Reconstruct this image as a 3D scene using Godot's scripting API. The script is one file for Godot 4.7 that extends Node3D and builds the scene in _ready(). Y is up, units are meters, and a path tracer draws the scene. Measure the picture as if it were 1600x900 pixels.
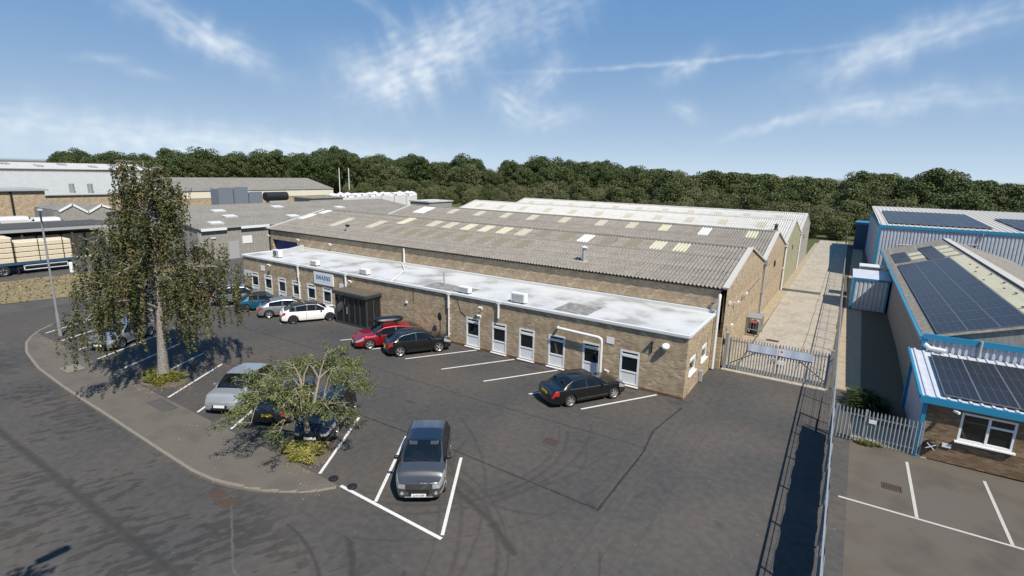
extends Node3D

# ---------------------------------------------------------------- mesh builder
class MB:
	var v := PackedVector3Array()
	var n := PackedVector3Array()
	var c := PackedColorArray()
	var uv := PackedVector2Array()
	var ix := PackedInt32Array()
	var col := Color(1, 1, 1)
	var t := Transform3D()
	func vert(p: Vector3, q: Vector3, u := Vector2.ZERO) -> int:
		v.append(t * p); n.append((t.basis * q).normalized()); c.append(col); uv.append(u)
		return v.size() - 1
	# corners counter-clockwise as seen from outside
	func quad(a: Vector3, b: Vector3, d: Vector3, e: Vector3) -> void:
		var q := (b - a).cross(d - a)
		if q.length_squared() < 1e-14: q = (d - a).cross(e - a)
		q = q.normalized()
		var k := vert(a, q, Vector2(0, 0)); vert(b, q, Vector2(1, 0)); vert(d, q, Vector2(1, 1)); vert(e, q, Vector2(0, 1))
		ix.append_array(PackedInt32Array([k, k + 2, k + 1, k, k + 3, k + 2]))
	func tri(a: Vector3, b: Vector3, d: Vector3) -> void:
		var q := (b - a).cross(d - a).normalized()
		var k := vert(a, q); vert(b, q); vert(d, q)
		ix.append_array(PackedInt32Array([k, k + 2, k + 1]))
	func quadn(a: Vector3, b: Vector3, d: Vector3, e: Vector3, na: Vector3, nb: Vector3, nd: Vector3, ne: Vector3) -> void:
		var k := vert(a, na, Vector2(0, 0)); vert(b, nb, Vector2(1, 0)); vert(d, nd, Vector2(1, 1)); vert(e, ne, Vector2(0, 1))
		ix.append_array(PackedInt32Array([k, k + 2, k + 1, k, k + 3, k + 2]))
	func box(at: Vector3, s: Vector3, b := Basis()) -> void:
		var h := s * 0.5
		var P := []
		for k in 8:
			P.append(at + b * Vector3(h.x if k & 1 else -h.x, h.y if k & 2 else -h.y, h.z if k & 4 else -h.z))
		quad(P[4], P[5], P[7], P[6]); quad(P[1], P[0], P[2], P[3]); quad(P[5], P[1], P[3], P[7])
		quad(P[0], P[4], P[6], P[2]); quad(P[6], P[7], P[3], P[2]); quad(P[0], P[1], P[5], P[4])
	# a box with chamfered edges
	func cbox(at: Vector3, s: Vector3, r := 0.02, b := Basis()) -> void:
		var h := s * 0.5
		var g := func(x: float, y: float, z: float) -> Vector3: return at + b * Vector3(x, y, z)
		for ax in 3:
			for sg in [-1.0, 1.0]:
				var u := (ax + 1) % 3
				var w := (ax + 2) % 3
				var q := []
				for m in [[-1, -1], [1, -1], [1, 1], [-1, 1]]:
					var p := Vector3.ZERO
					p[ax] = sg * h[ax]; p[u] = m[0] * (h[u] - r); p[w] = m[1] * (h[w] - r)
					q.append(at + b * p)
				if sg > 0: quad(q[0], q[1], q[2], q[3])
				else: quad(q[3], q[2], q[1], q[0])
		for ax in 3:
			var u := (ax + 1) % 3
			var w := (ax + 2) % 3
			for su in [-1.0, 1.0]:
				for sw in [-1.0, 1.0]:
					var p0 := Vector3.ZERO; var p1 := Vector3.ZERO
					p0[u] = su * h[u]; p0[w] = sw * (h[w] - r); p1[u] = su * (h[u] - r); p1[w] = sw * h[w]
					var e := Vector3.ZERO; e[ax] = h[ax] - r
					var A := at + b * (p0 - e); var B := at + b * (p0 + e); var C := at + b * (p1 + e); var D := at + b * (p1 - e)
					if su * sw > 0: quad(A, D, C, B)
					else: quad(A, B, C, D)
	func tube(pts: Array, rad: Array, sides := 8, cap := true) -> void:
		var rings := []
		var nr := []
		for i in pts.size():
			var d: Vector3 = (pts[mini(i + 1, pts.size() - 1)] - pts[maxi(i - 1, 0)]).normalized()
			var a := d.cross(Vector3.UP if absf(d.y) < 0.95 else Vector3.RIGHT).normalized()
			var b := d.cross(a)
			var r := []; var q := []
			for k in sides:
				var w := TAU * k / sides
				var o := a * cos(w) + b * sin(w)
				r.append(pts[i] + o * rad[i]); q.append(o)
			rings.append(r); nr.append(q)
		for i in pts.size() - 1:
			for k in sides:
				var m := (k + 1) % sides
				quadn(rings[i][k], rings[i][m], rings[i + 1][m], rings[i + 1][k], nr[i][k], nr[i][m], nr[i + 1][m], nr[i + 1][k])
		if cap:
			for k in range(1, sides - 1):
				tri(rings[0][0], rings[0][k + 1], rings[0][k])
				var z: Array = rings[-1]
				tri(z[0], z[k], z[k + 1])
	# profile: Vector2(radius, y), turned about y at the point at
	func lathe(at: Vector3, prof: Array, sides := 16, b := Basis()) -> void:
		for i in prof.size() - 1:
			var p: Vector2 = prof[i]; var q: Vector2 = prof[i + 1]
			var e := (q - p)
			if e.length() < 1e-6: continue
			var nn := Vector2(e.y, -e.x).normalized()
			for k in sides:
				var w0 := TAU * k / sides; var w1 := TAU * (k + 1) / sides
				var d0 := Vector3(cos(w0), 0, -sin(w0)); var d1 := Vector3(cos(w1), 0, -sin(w1))
				var n0 := b * (d0 * nn.x + Vector3.UP * nn.y); var n1 := b * (d1 * nn.x + Vector3.UP * nn.y)
				quadn(at + b * (d0 * p.x + Vector3.UP * p.y), at + b * (d1 * p.x + Vector3.UP * p.y), at + b * (d1 * q.x + Vector3.UP * q.y), at + b * (d0 * q.x + Vector3.UP * q.y), n0, n1, n1, n0)
	# closed outline (x,y), counter-clockwise seen from +z, pushed from z0 to z1
	func prism(o: PackedVector2Array, z0: float, z1: float) -> void:
		var ts := Geometry2D.triangulate_polygon(o)
		for k in range(0, ts.size(), 3):
			var A := o[ts[k]]; var B := o[ts[k + 1]]; var C := o[ts[k + 2]]
			if (B - A).cross(C - A) < 0:
				var s := B; B = C; C = s
			tri(Vector3(A.x, A.y, z1), Vector3(B.x, B.y, z1), Vector3(C.x, C.y, z1))
			tri(Vector3(A.x, A.y, z0), Vector3(C.x, C.y, z0), Vector3(B.x, B.y, z0))
		for k in o.size():
			var A := o[k]; var B := o[(k + 1) % o.size()]
			quad(Vector3(A.x, A.y, z0), Vector3(B.x, B.y, z0), Vector3(B.x, B.y, z1), Vector3(A.x, A.y, z1))
	# sheet with round waves: o corner, du across the waves (unit), dv along them (full length), width, pitch, height
	func waves(o: Vector3, du: Vector3, dv: Vector3, width: float, pitch: float, amp: float, rows := 1, sag := 0.0, seg := 6) -> void:
		var m := du.cross(dv).normalized()
		var cnt := int(round(width / pitch * seg))
		var k0 := v.size()
		for i in cnt + 1:
			var x := width * i / cnt
			var ph := TAU * x / pitch
			var hgt := amp * 0.5 * sin(ph)
			var q := (m - du * (amp * 0.5 * TAU / pitch * cos(ph))).normalized()
			for r in rows + 1:
				var f := float(r) / rows
				vert(o + du * x + dv * f + m * (hgt + sag * sin(f * PI) * sin(x * 0.9)), q, Vector2(x, dv.length() * f))
		for i in cnt:
			for r in rows:
				var a := k0 + i * (rows + 1) + r
				var b := a + rows + 1
				ix.append_array(PackedInt32Array([a, b + 1, b, a, a + 1, b + 1]))
	# sheet with square ribs
	func ribs(o: Vector3, du: Vector3, dv: Vector3, width: float, pitch: float, amp: float, top := 0.35) -> void:
		var m := du.cross(dv).normalized()
		var cnt := int(ceil(width / pitch))
		var lastp := o
		for i in cnt:
			for s in [[0.5 - top * 0.5 - 0.1, 0.0], [0.5 - top * 0.5, amp], [0.5 + top * 0.5, amp], [0.5 + top * 0.5 + 0.1, 0.0], [1.0, 0.0]]:
				var x := minf((i + s[0]) * pitch, width)
				var p: Vector3 = o + du * x + m * s[1]
				quad(lastp, p, p + dv, lastp + dv)
				lastp = p
	func mesh(m: Material = null) -> ArrayMesh:
		var a := []
		a.resize(Mesh.ARRAY_MAX)
		a[Mesh.ARRAY_VERTEX] = v; a[Mesh.ARRAY_NORMAL] = n; a[Mesh.ARRAY_COLOR] = c; a[Mesh.ARRAY_TEX_UV] = uv; a[Mesh.ARRAY_INDEX] = ix
		var am := ArrayMesh.new()
		am.add_surface_from_arrays(Mesh.PRIMITIVE_TRIANGLES, a)
		if m: am.surface_set_material(0, m)
		return am

var rng := RandomNumberGenerator.new()
var M := {}
var count := {}

func numbered(called: String) -> String:
	var k: int = count.get(called, 0)
	count[called] = k + 1
	return called if k == 0 else "%s_%03d" % [called, k]

func thing(called: String, label: String, category: String, at := Vector3.ZERO, turn := 0.0, group := "") -> Node3D:
	var o := Node3D.new()
	o.name = numbered(called); add_child(o, true)
	o.position = at; o.rotation.y = turn
	o.set_meta("label", label); o.set_meta("category", category)
	if group: o.set_meta("group", group)
	return o

func part(parent: Node, called: String, mesh: Mesh, m: Material, label := "") -> MeshInstance3D:
	var o := MeshInstance3D.new()
	o.name = called; o.mesh = mesh
	if m: o.material_override = m
	parent.add_child(o, true)
	if label: o.set_meta("label", label)
	return o

func pm(parent: Node, called: String, b: MB, m: Material, label := "") -> MeshInstance3D:
	return part(parent, called, b.mesh(), m, label)

func struct(called: String, b: MB, m: Material) -> MeshInstance3D:
	var o := pm(self, called, b, m)
	o.set_meta("kind", "structure")
	return o

func lone(called: String, b: MB, m: Material, label: String, category: String, at := Vector3.ZERO, group := "", turn := 0.0) -> MeshInstance3D:
	var o := MeshInstance3D.new()
	o.name = numbered(called); o.mesh = b.mesh(); o.material_override = m
	add_child(o, true)
	o.position = at; o.rotation.y = turn
	o.set_meta("label", label); o.set_meta("category", category)
	if group: o.set_meta("group", group)
	return o

func bxm(at: Vector3, s: Vector3, b := Basis()) -> MB:
	var k := MB.new(); k.box(at, s, b); return k

# ---------------------------------------------------------------- materials
func lin(r: float, g: float, b: float) -> Color:
	return Color(r, g, b).linear_to_srgb()

func noise_tex(freq: float, sd: int, stops: Array, size := 512, oct := 4, kind := FastNoiseLite.TYPE_SIMPLEX_SMOOTH) -> NoiseTexture2D:
	var f := FastNoiseLite.new()
	f.noise_type = kind; f.frequency = freq; f.seed = sd; f.fractal_octaves = oct
	var t := NoiseTexture2D.new()
	t.width = size; t.height = size; t.seamless = true; t.noise = f; t.generate_mipmaps = false
	var g := Gradient.new()
	g.offsets = PackedFloat32Array(stops.map(func(s): return s[0]))
	g.colors = PackedColorArray(stops.map(func(s): return (s[1] as Color).linear_to_srgb()))
	t.color_ramp = g
	return t

func grey(x: float) -> Color: return Color(x, x, x)

func plain(c: Color, rough := 0.7, metal := 0.0, spec := 0.5) -> StandardMaterial3D:
	var m := StandardMaterial3D.new()
	m.albedo_color = c.linear_to_srgb(); m.roughness = rough; m.metallic = metal; m.metallic_specular = spec
	return m

# colour texture laid in world metres, with a second, coarser texture multiplied in
func laid(tex: Texture2D, metres: float, rough := 0.85, tex2: Texture2D = null, metres2 := 1.0, c := Color(1, 1, 1), sharp := Vector3.ONE) -> StandardMaterial3D:
	var m := plain(c, rough, 0.0, 0.35)
	m.albedo_texture = tex; m.uv1_triplanar = true; m.uv1_world_triplanar = true
	m.uv1_scale = Vector3(sharp.x, sharp.y, sharp.z) / metres
	if tex2:
		m.detail_enabled = true; m.detail_albedo = tex2; m.detail_blend_mode = BaseMaterial3D.BLEND_MODE_MUL
		m.detail_uv_layer = BaseMaterial3D.DETAIL_UV_2; m.uv2_triplanar = true; m.uv2_world_triplanar = true
		m.uv2_scale = Vector3.ONE / metres2
	return m

func brick_tex(sd: int, tones: Array, mortar: Color) -> ImageTexture:
	var im := Image.create_empty(512, 512, false, Image.FORMAT_RGB8)
	var r := RandomNumberGenerator.new(); r.seed = sd
	im.fill(mortar.linear_to_srgb())
	for row in 24:
		var y0 := int(row * 512 / 24.0); var y1 := int((row + 1) * 512 / 24.0)
		for k in 9:
			var x0 := k * 64 - (32 if row % 2 else 0)
			var cc: Color = tones[r.randi() % tones.size()]
			cc = cc * r.randf_range(0.82, 1.18)
			if row % 2 and k == 8: continue
			for part_x in ([0, 1] if x0 < 0 else [0]):
				var xx: int = x0 + 512 * part_x
				im.fill_rect(Rect2i(xx + 2, y0 + 2, 60, y1 - y0 - 4), cc.linear_to_srgb())
				for s in 40:
					var px: int = xx + 2 + r.randi() % 60; var py: int = y0 + 2 + r.randi() % maxi(1, y1 - y0 - 4)
					if px >= 0 and px < 512: im.set_pixel(px, py, (cc * r.randf_range(0.7, 1.25)).linear_to_srgb())
	return ImageTexture.create_from_image(im)

func glass(c: Color, a: float) -> StandardMaterial3D:
	var m := plain(c, 0.03, 0.0, 0.6)
	m.albedo_color.a = a; m.transparency = BaseMaterial3D.TRANSPARENCY_ALPHA
	return m

func paint(c: Color, metal := 0.35, rough := 0.38) -> StandardMaterial3D:
	var m := plain(c, rough, metal, 0.5)
	m.clearcoat_enabled = true; m.clearcoat = 1.0; m.clearcoat_roughness = 0.04
	return m

func leafy(backlight: Color) -> StandardMaterial3D:
	var m := plain(Color(1, 1, 1), 0.6, 0.0, 0.3)
	m.vertex_color_use_as_albedo = true
	m.backlight_enabled = true; m.backlight = backlight.linear_to_srgb()
	return m

func materials() -> void:
	var fine := noise_tex(0.12, 3, [[0.0, grey(0.72)], [0.5, grey(1.0)], [1.0, grey(1.3)]], 512, 3)
	var patchy := noise_tex(0.012, 4, [[0.0, grey(0.78)], [0.5, grey(0.97)], [1.0, grey(1.12)]], 512, 5)
	M.fine = fine; M.patchy = patchy
	M.tarmac = laid(noise_tex(0.2, 9, [[0.0, Color(0.056, 0.053, 0.051)], [0.55, Color(0.082, 0.078, 0.075)], [1.0, Color(0.125, 0.119, 0.114)]], 512, 3), 3.0, 0.92, patchy, 17.0)
	M.pavement = laid(noise_tex(0.2, 19, [[0.0, Color(0.075, 0.066, 0.056)], [0.55, Color(0.118, 0.106, 0.092)], [0.8, Color(0.145, 0.131, 0.113)], [1.0, Color(0.24, 0.22, 0.19)]], 512, 3), 3.0, 0.92, patchy, 9.0)
	M.forecourt = laid(noise_tex(0.2, 39, [[0.0, Color(0.07, 0.06, 0.05)], [0.55, Color(0.1, 0.09, 0.078)], [1.0, Color(0.15, 0.136, 0.12)]], 512, 3), 3.0, 0.92, noise_tex(0.012, 45, [[0.0, grey(0.7)], [0.5, Color(1.0, 0.98, 0.94)], [1.0, Color(1.4, 1.28, 1.08)]], 512, 5), 14.0)
	M.kerb = laid(noise_tex(0.1, 29, [[0.0, Color(0.12, 0.107, 0.088)], [1.0, Color(0.27, 0.245, 0.205)]], 256, 4), 1.7, 0.9)
	M.concrete = laid(noise_tex(0.03, 5, [[0.0, Color(0.27, 0.24, 0.195)], [0.5, Color(0.345, 0.312, 0.26)], [1.0, Color(0.4, 0.365, 0.31)]], 512, 6), 7.0, 0.9, patchy, 13.0)
	M.brick = laid(brick_tex(11, [Color(0.36, 0.28, 0.18), Color(0.41, 0.325, 0.215), Color(0.33, 0.245, 0.152), Color(0.45, 0.365, 0.25), Color(0.29, 0.205, 0.128), Color(0.38, 0.275, 0.19)], Color(0.35, 0.305, 0.235)), 1.8, 0.9, patchy, 6.0)
	M.brick_brown = laid(brick_tex(12, [Color(0.17, 0.105, 0.062), Color(0.20, 0.13, 0.078), Color(0.145, 0.088, 0.052), Color(0.235, 0.155, 0.1)], Color(0.19, 0.155, 0.115)), 1.8, 0.9, patchy, 6.0)
	M.plinth = laid(brick_tex(13, [Color(0.11, 0.065, 0.04), Color(0.15, 0.085, 0.05)], Color(0.12, 0.09, 0.06)), 1.8, 0.9)
	# weathered fibre-cement roofing: grain, then streaks that run down the slope
	var lichen := noise_tex(0.05, 6, [[0.0, Color(0.145, 0.125, 0.1)], [0.4, Color(0.235, 0.212, 0.18)], [0.62, Color(0.285, 0.262, 0.228)], [0.8, Color(0.36, 0.335, 0.295)], [1.0, Color(0.47, 0.44, 0.39)]], 512, 5)
	M.asbestos = laid(lichen, 6.0, 0.95, noise_tex(0.02, 7, [[0.0, grey(0.66)], [0.5, grey(0.98)], [1.0, grey(1.15)]], 512, 5), 15.0, Color(0.84, 0.86, 0.9), Vector3(2.2, 1, 0.7))
	M.asbestos_grey = laid(lichen, 9.0, 0.95, patchy, 21.0, Color(0.8, 0.83, 0.87))
	M.white_roof = laid(noise_tex(0.02, 8, [[0.0, Color(0.32, 0.32, 0.31)], [0.4, Color(0.43, 0.43, 0.42)], [1.0, Color(0.5, 0.495, 0.48)]], 512, 4), 9.0, 0.8)
	M.verge = laid(noise_tex(0.06, 31, [[0.0, Color(0.34, 0.33, 0.31)], [1.0, Color(0.52, 0.5, 0.47)]], 256, 4), 2.0, 0.9)
	M.felt = laid(noise_tex(0.006, 41, [[0.0, Color(0.24, 0.24, 0.236)], [0.28, Color(0.34, 0.34, 0.336)], [0.42, Color(0.44, 0.445, 0.445)], [0.6, Color(0.5, 0.51, 0.515)], [1.0, Color(0.54, 0.55, 0.555)]], 1024, 6), 21.0, 0.8, fine, 2.0)
	M.felt_dark = laid(noise_tex(0.03, 42, [[0.0, Color(0.12, 0.118, 0.11)], [0.6, Color(0.22, 0.218, 0.21)], [1.0, Color(0.34, 0.335, 0.32)]], 256, 5), 4.0, 0.85)
	M.trim = plain(Color(0.55, 0.57, 0.58), 0.5)
	M.upvc = plain(Color(0.68, 0.69, 0.7), 0.35)
	M.pipe = plain(Color(0.62, 0.62, 0.61), 0.45)
	M.pipe_grey = plain(Color(0.32, 0.33, 0.34), 0.5)
	M.dark_pane = glass(Color(0.015, 0.018, 0.02), 0.55)
	M.interior = plain(Color(0.035, 0.033, 0.03), 0.9)
	M.blind = plain(Color(0.3, 0.3, 0.29), 0.8)
	M.anthracite = plain(Color(0.035, 0.042, 0.05), 0.45)
	M.moss_roof = laid(noise_tex(0.08, 51, [[0.0, Color(0.05, 0.04, 0.03)], [0.5, Color(0.105, 0.085, 0.065)], [1.0, Color(0.2, 0.17, 0.13)]], 256, 5), 2.5, 0.95)
	M.black = plain(Color(0.012, 0.012, 0.013), 0.55)
	M.rubber = plain(Color(0.018, 0.018, 0.018), 0.85)
	M.alloy = plain(Color(0.55, 0.55, 0.56), 0.3, 0.7)
	M.alloy_dark = plain(Color(0.06, 0.06, 0.065), 0.35, 0.5)
	M.galv = laid(noise_tex(0.08, 61, [[0.0, Color(0.2, 0.215, 0.225)], [1.0, Color(0.36, 0.375, 0.385)]], 256, 4), 0.9, 0.55)
	M.galv.metallic = 0.25
	M.line_white = laid(noise_tex(0.09, 71, [[0.0, Color(0.11, 0.105, 0.1)], [0.24, Color(0.32, 0.31, 0.295)], [0.4, Color(0.56, 0.55, 0.53)], [1.0, Color(0.7, 0.695, 0.68)]], 512, 4), 2.2, 0.8)
	M.line_worn = laid(noise_tex(0.09, 72, [[0.0, Color(0.13, 0.125, 0.12)], [0.35, Color(0.38, 0.37, 0.35)], [1.0, Color(0.55, 0.54, 0.515)]], 512, 4), 1.6, 0.85)
	M.iron = laid(noise_tex(0.1, 81, [[0.0, Color(0.05, 0.036, 0.03)], [1.0, Color(0.12, 0.085, 0.068)]], 256, 4), 0.8, 0.8)
	M.blue_steel = plain(Color(0.02, 0.20, 0.36), 0.4)
	M.clad_white = laid(noise_tex(0.03, 91, [[0.0, Color(0.4, 0.42, 0.47)], [1.0, Color(0.5, 0.52, 0.57)]], 256, 4), 5.0, 0.5)
	M.clad_grey = laid(noise_tex(0.02, 92, [[0.0, Color(0.2, 0.195, 0.18)], [0.5, Color(0.28, 0.272, 0.25)], [1.0, Color(0.34, 0.33, 0.3)]], 512, 5), 4.0, 0.85, fine, 1.0, Color(1, 1, 1), Vector3(2, 0.5, 2))
	M.clad_green = laid(noise_tex(0.02, 93, [[0.0, Color(0.19, 0.185, 0.12)], [0.5, Color(0.27, 0.262, 0.18)], [1.0, Color(0.35, 0.335, 0.25)]], 512, 5), 4.0, 0.85, fine, 1.0, Color(1, 1, 1), Vector3(2, 0.5, 2))
	M.rooflight = laid(noise_tex(0.04, 94, [[0.0, Color(0.36, 0.35, 0.26)], [1.0, Color(0.5, 0.49, 0.385)]], 256, 4), 2.5, 0.6)
	M.rooflight_white = laid(noise_tex(0.04, 95, [[0.0, Color(0.45, 0.46, 0.455)], [1.0, Color(0.56, 0.57, 0.57)]], 256, 4), 2.5, 0.6)
	M.rooflight_old = laid(noise_tex(0.06, 96, [[0.0, Color(0.1, 0.092, 0.072)], [0.6, Color(0.19, 0.175, 0.135)], [1.0, Color(0.3, 0.28, 0.22)]], 256, 5), 1.8, 0.9)
	M.rooflight_grey = laid(noise_tex(0.06, 97, [[0.0, Color(0.28, 0.26, 0.21)], [1.0, Color(0.46, 0.44, 0.37)]], 256, 5), 1.8, 0.9)
	M.solar = plain(Color(0.022, 0.024, 0.032), 0.3, 0.0, 0.3)
	M.solar_line = plain(Color(0.16, 0.17, 0.19), 0.5, 0.3)
	M.gravel = laid(noise_tex(0.25, 101, [[0.0, Color(0.16, 0.125, 0.08)], [0.5, Color(0.34, 0.28, 0.2)], [1.0, Color(0.5, 0.43, 0.33)]], 512, 2), 2.6, 0.95, patchy, 5.0)
	M.dry_grass = laid(noise_tex(0.1, 102, [[0.0, Color(0.1, 0.085, 0.045)], [0.5, Color(0.2, 0.165, 0.095)], [1.0, Color(0.3, 0.255, 0.16)]], 512, 4), 4.0, 0.95, patchy, 11.0)
	M.field = laid(noise_tex(0.05, 103, [[0.0, Color(0.035, 0.05, 0.015)], [0.5, Color(0.07, 0.085, 0.03)], [1.0, Color(0.14, 0.13, 0.06)]], 512, 5), 23.0, 0.95)
	M.soil = laid(noise_tex(0.1, 104, [[0.0, Color(0.05, 0.04, 0.028)], [0.6, Color(0.12, 0.1, 0.07)], [1.0, Color(0.22, 0.185, 0.13)]], 256, 4), 2.0, 0.95)
	M.timber = laid(noise_tex(0.05, 105, [[0.0, Color(0.46, 0.39, 0.27)], [0.5, Color(0.6, 0.53, 0.4)], [1.0, Color(0.7, 0.65, 0.54)]], 256, 4), 1.6, 0.75, fine, 0.7, Color(1, 1, 1), Vector3(0.5, 3, 0.5))
	M.wrap = plain(Color(0.55, 0.55, 0.55), 0.4)
	M.bark = laid(noise_tex(0.05, 106, [[0.0, Color(0.05, 0.042, 0.035)], [0.4, Color(0.13, 0.115, 0.1)], [0.5, Color(0.3, 0.28, 0.255)], [1.0, Color(0.46, 0.44, 0.41)]], 512, 4), 1.9, 0.9, null, 1.0, Color(1, 1, 1), Vector3(1, 1.7, 1))
	M.bark_grey = laid(noise_tex(0.08, 107, [[0.0, Color(0.12, 0.1, 0.08)], [0.6, Color(0.27, 0.235, 0.19)], [1.0, Color(0.4, 0.36, 0.3)]], 256, 4), 0.8, 0.9)
	M.leaf = leafy(Color(0.03, 0.042, 0.01))
	M.leaf_far = leafy(Color(0.012, 0.02, 0.004))

# ---------------------------------------------------------------- camera, sky, sun
func view() -> void:
	var cam := Camera3D.new()
	cam.name = "camera"
	add_child(cam)
	var yaw := -0.57322; var pitch := 0.21665; var roll := 0.0247
	var r := Vector3(cos(yaw), 0, sin(yaw)); var f0 := Vector3(sin(yaw), 0, -cos(yaw))
	var f := f0 * cos(pitch) - Vector3.UP * sin(pitch); var u := Vector3.UP * cos(pitch) + f0 * sin(pitch)
	var r2 := r * cos(roll) + u * sin(roll); var u2 := u * cos(roll) - r * sin(roll)
	cam.transform = Transform3D(Basis(r2, u2, -f), Vector3(5.974, 10.776, 24.983))
	cam.fov = rad_to_deg(2.0 * atan(450.0 / 824.44))
	cam.near = 0.1; cam.far = 3000.0
	cam.current = true
	var e := Environment.new()
	e.background_mode = Environment.BG_SKY
	e.tonemap_mode = Environment.TONE_MAPPER_LINEAR
	e.tonemap_exposure = 1.35
	var s := ProceduralSkyMaterial.new()
	s.sky_top_color = lin(0.085, 0.265, 0.585)
	s.sky_horizon_color = lin(0.56, 0.72, 0.88)
	s.sky_curve = 0.105
	s.sky_energy_multiplier = 0.85
	s.ground_bottom_color = lin(0.12, 0.115, 0.1); s.ground_horizon_color = lin(0.4, 0.46, 0.52); s.ground_curve = 0.05
	s.sun_angle_max = 4.0; s.sun_curve = 0.1
	s.sky_cover = cirrus()
	s.sky_cover_modulate = Color(1, 1, 1, 1)
	var k := Sky.new()
	k.sky_material = s
	e.sky = k
	e.sdfgi_enabled = true; e.ssao_enabled = true; e.ssil_enabled = true
	var w := WorldEnvironment.new()
	w.name = "environment"; w.environment = e
	add_child(w)
	var sun := DirectionalLight3D.new()
	sun.name = "sun"
	add_child(sun)
	sun.look_at_from_position(Vector3.ZERO, -Vector3(0.71, 1.0, 0.34))
	sun.light_color = Color(1.0, 0.965, 0.905)
	sun.light_energy = 1.55
	sun.light_angular_distance = 0.53
	sun.shadow_enabled = true

# thin high cloud: drawn-out wisps over the whole sky, on a soft veil near the horizon
func cirrus() -> ImageTexture:
	var W := 2048; var H := 1024
	var wisps := [  # azimuth, elevation, half length, half width (degrees), tilt, strength
		[-62.6, 11.2, 5.6, 1.15, -22.0, 0.95], [-60.2, 9.9, 2.2, 0.9, -30.0, 0.55], [-43.0, 10.6, 6.5, 2.6, 22.0, 0.95], [-47.0, 8.6, 4.2, 1.5, -18.0, 0.6], [-38.0, 13.0, 6.0, 2.2, 30.0, 0.6],
		[-29.5, 15.5, 5.0, 2.2, 20.0, 0.5], [-33.2, 7.0, 2.4, 1.4, -30.0, 0.7], [-29.8, 9.4, 2.2, 1.2, 35.0, 0.65], [-29.0, 5.4, 3.0, 1.0, 10.0, 0.5], [-17.5, 10.6, 13.0, 0.16, 3.0, 0.75],
		[-16.2, 10.4, 2.4, 0.8, 24.0, 0.65], [-7.8, 4.9, 3.4, 0.42, 16.0, 0.6], [-15.9, 6.1, 1.4, 0.7, -30.0, 0.45], [3.0, 11.6, 7.5, 1.2, 15.0, 0.75], [-1.0, 10.2, 3.5, 1.3, 25.0, 0.5], [2.4, 6.5, 6.5, 1.0, 4.0, 0.55], [-1.5, 6.3, 2.2, 0.8, 10.0, 0.4],
		[-69.4, 8.2, 1.5, 0.28, 8.0, 0.45], [-66.8, 7.5, 1.6, 0.4, -14.0, 0.35], [-72.0, 2.6, 16.0, 1.5, -1.0, 0.45], [-56.0, 1.9, 14.0, 1.0, -1.0, 0.4], [-34.0, 16.5, 4.0, 1.0, 10.0, 0.3], [-48.0, 15.5, 6.0, 0.5, -30.0, 0.3]]
	var r := RandomNumberGenerator.new()
	r.seed = 77
	for k in 70:  # the same kind of sky all round and overhead
		var az := r.randf_range(18.0, 275.0)
		wisps.append([az if az < 180.0 else az - 360.0, r.randf_range(4.0, 34.0), r.randf_range(3.0, 8.0), r.randf_range(0.5, 2.0), r.randf_range(-30.0, 35.0), r.randf_range(0.35, 0.85)])
	for k in 30:
		wisps.append([r.randf_range(-180.0, 180.0), r.randf_range(22.0, 60.0), r.randf_range(3.0, 8.0), r.randf_range(0.8, 2.4), r.randf_range(-30.0, 35.0), r.randf_range(0.3, 0.8)])
	var f := FastNoiseLite.new()
	f.noise_type = FastNoiseLite.TYPE_SIMPLEX_SMOOTH; f.seed = 5; f.frequency = 1.0; f.fractal_octaves = 5; f.fractal_gain = 0.42
	var g := FastNoiseLite.new()
	g.noise_type = FastNoiseLite.TYPE_SIMPLEX_SMOOTH; g.seed = 15; g.frequency = 1.0; g.fractal_octaves = 4
	var A := PackedFloat32Array()
	A.resize(W * H / 2)
	for w in wisps:
		var ca := cos(deg_to_rad(w[4])); var sa := sin(deg_to_rad(w[4]))
		var reach: float = w[2] * 2.0
		var ce := maxf(0.3, cos(deg_to_rad(w[1])))
		var xa := int((w[0] - reach / ce + 180.0) / 360.0 * W); var xb := int((w[0] + reach / ce + 180.0) / 360.0 * W)
		var ya := maxi(0, int((90.0 - w[1] - reach) / 180.0 * H)); var yb := mini(H / 2 - 1, int((90.0 - w[1] + reach) / 180.0 * H))
		for y in range(ya, yb + 1):
			var dy: float = 90.0 - (y + 0.5) * 180.0 / H - w[1]
			for x in range(xa, xb + 1):
				var dx: float = ((x + 0.5) * 360.0 / W - 180.0 - w[0]) * ce
				var u := dx * ca + dy * sa; var q := dy * ca - dx * sa
				var wob: float = g.get_noise_2d(u * 0.35 + w[0], w[1] * 3.0) * w[3] * 0.9
				var e: float = (u * u) / (w[2] * w[2]) + (q - wob) * (q - wob) / (w[3] * w[3])
				if e > 5.0: continue
				var d := exp(-e)
				var fib := 0.5 + 0.5 * f.get_noise_2d(u * 0.32 + w[0] * 3.0, q * 1.5 + w[1] * 5.0)
				var cl := 0.5 + 0.5 * g.get_noise_2d(u * 0.8 + 50.0, q * 0.9 + w[0])
				d *= clampf(0.32 + 1.6 * (fib * 0.6 + cl * 0.4 - 0.3), 0.0, 1.5)
				A[y * W + posmod(x + W / 2, W)] += d * w[5] * 0.62
	var D := PackedByteArray()
	D.resize(W * H * 4)
	for y in H / 2:
		var el := 90.0 - (y + 0.5) * 180.0 / H
		var veil := 0.10 * exp(-el / 5.0)
		for x in W:
			var a := clampf(A[y * W + x] + veil, 0.0, 1.0)
			var k := (y * W + x) * 4
			D[k] = 206; D[k + 1] = 192; D[k + 2] = 158; D[k + 3] = int(a * 255.0)
	return ImageTexture.create_from_image(Image.create_from_data(W, H, false, Image.FORMAT_RGBA8, D))

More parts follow.
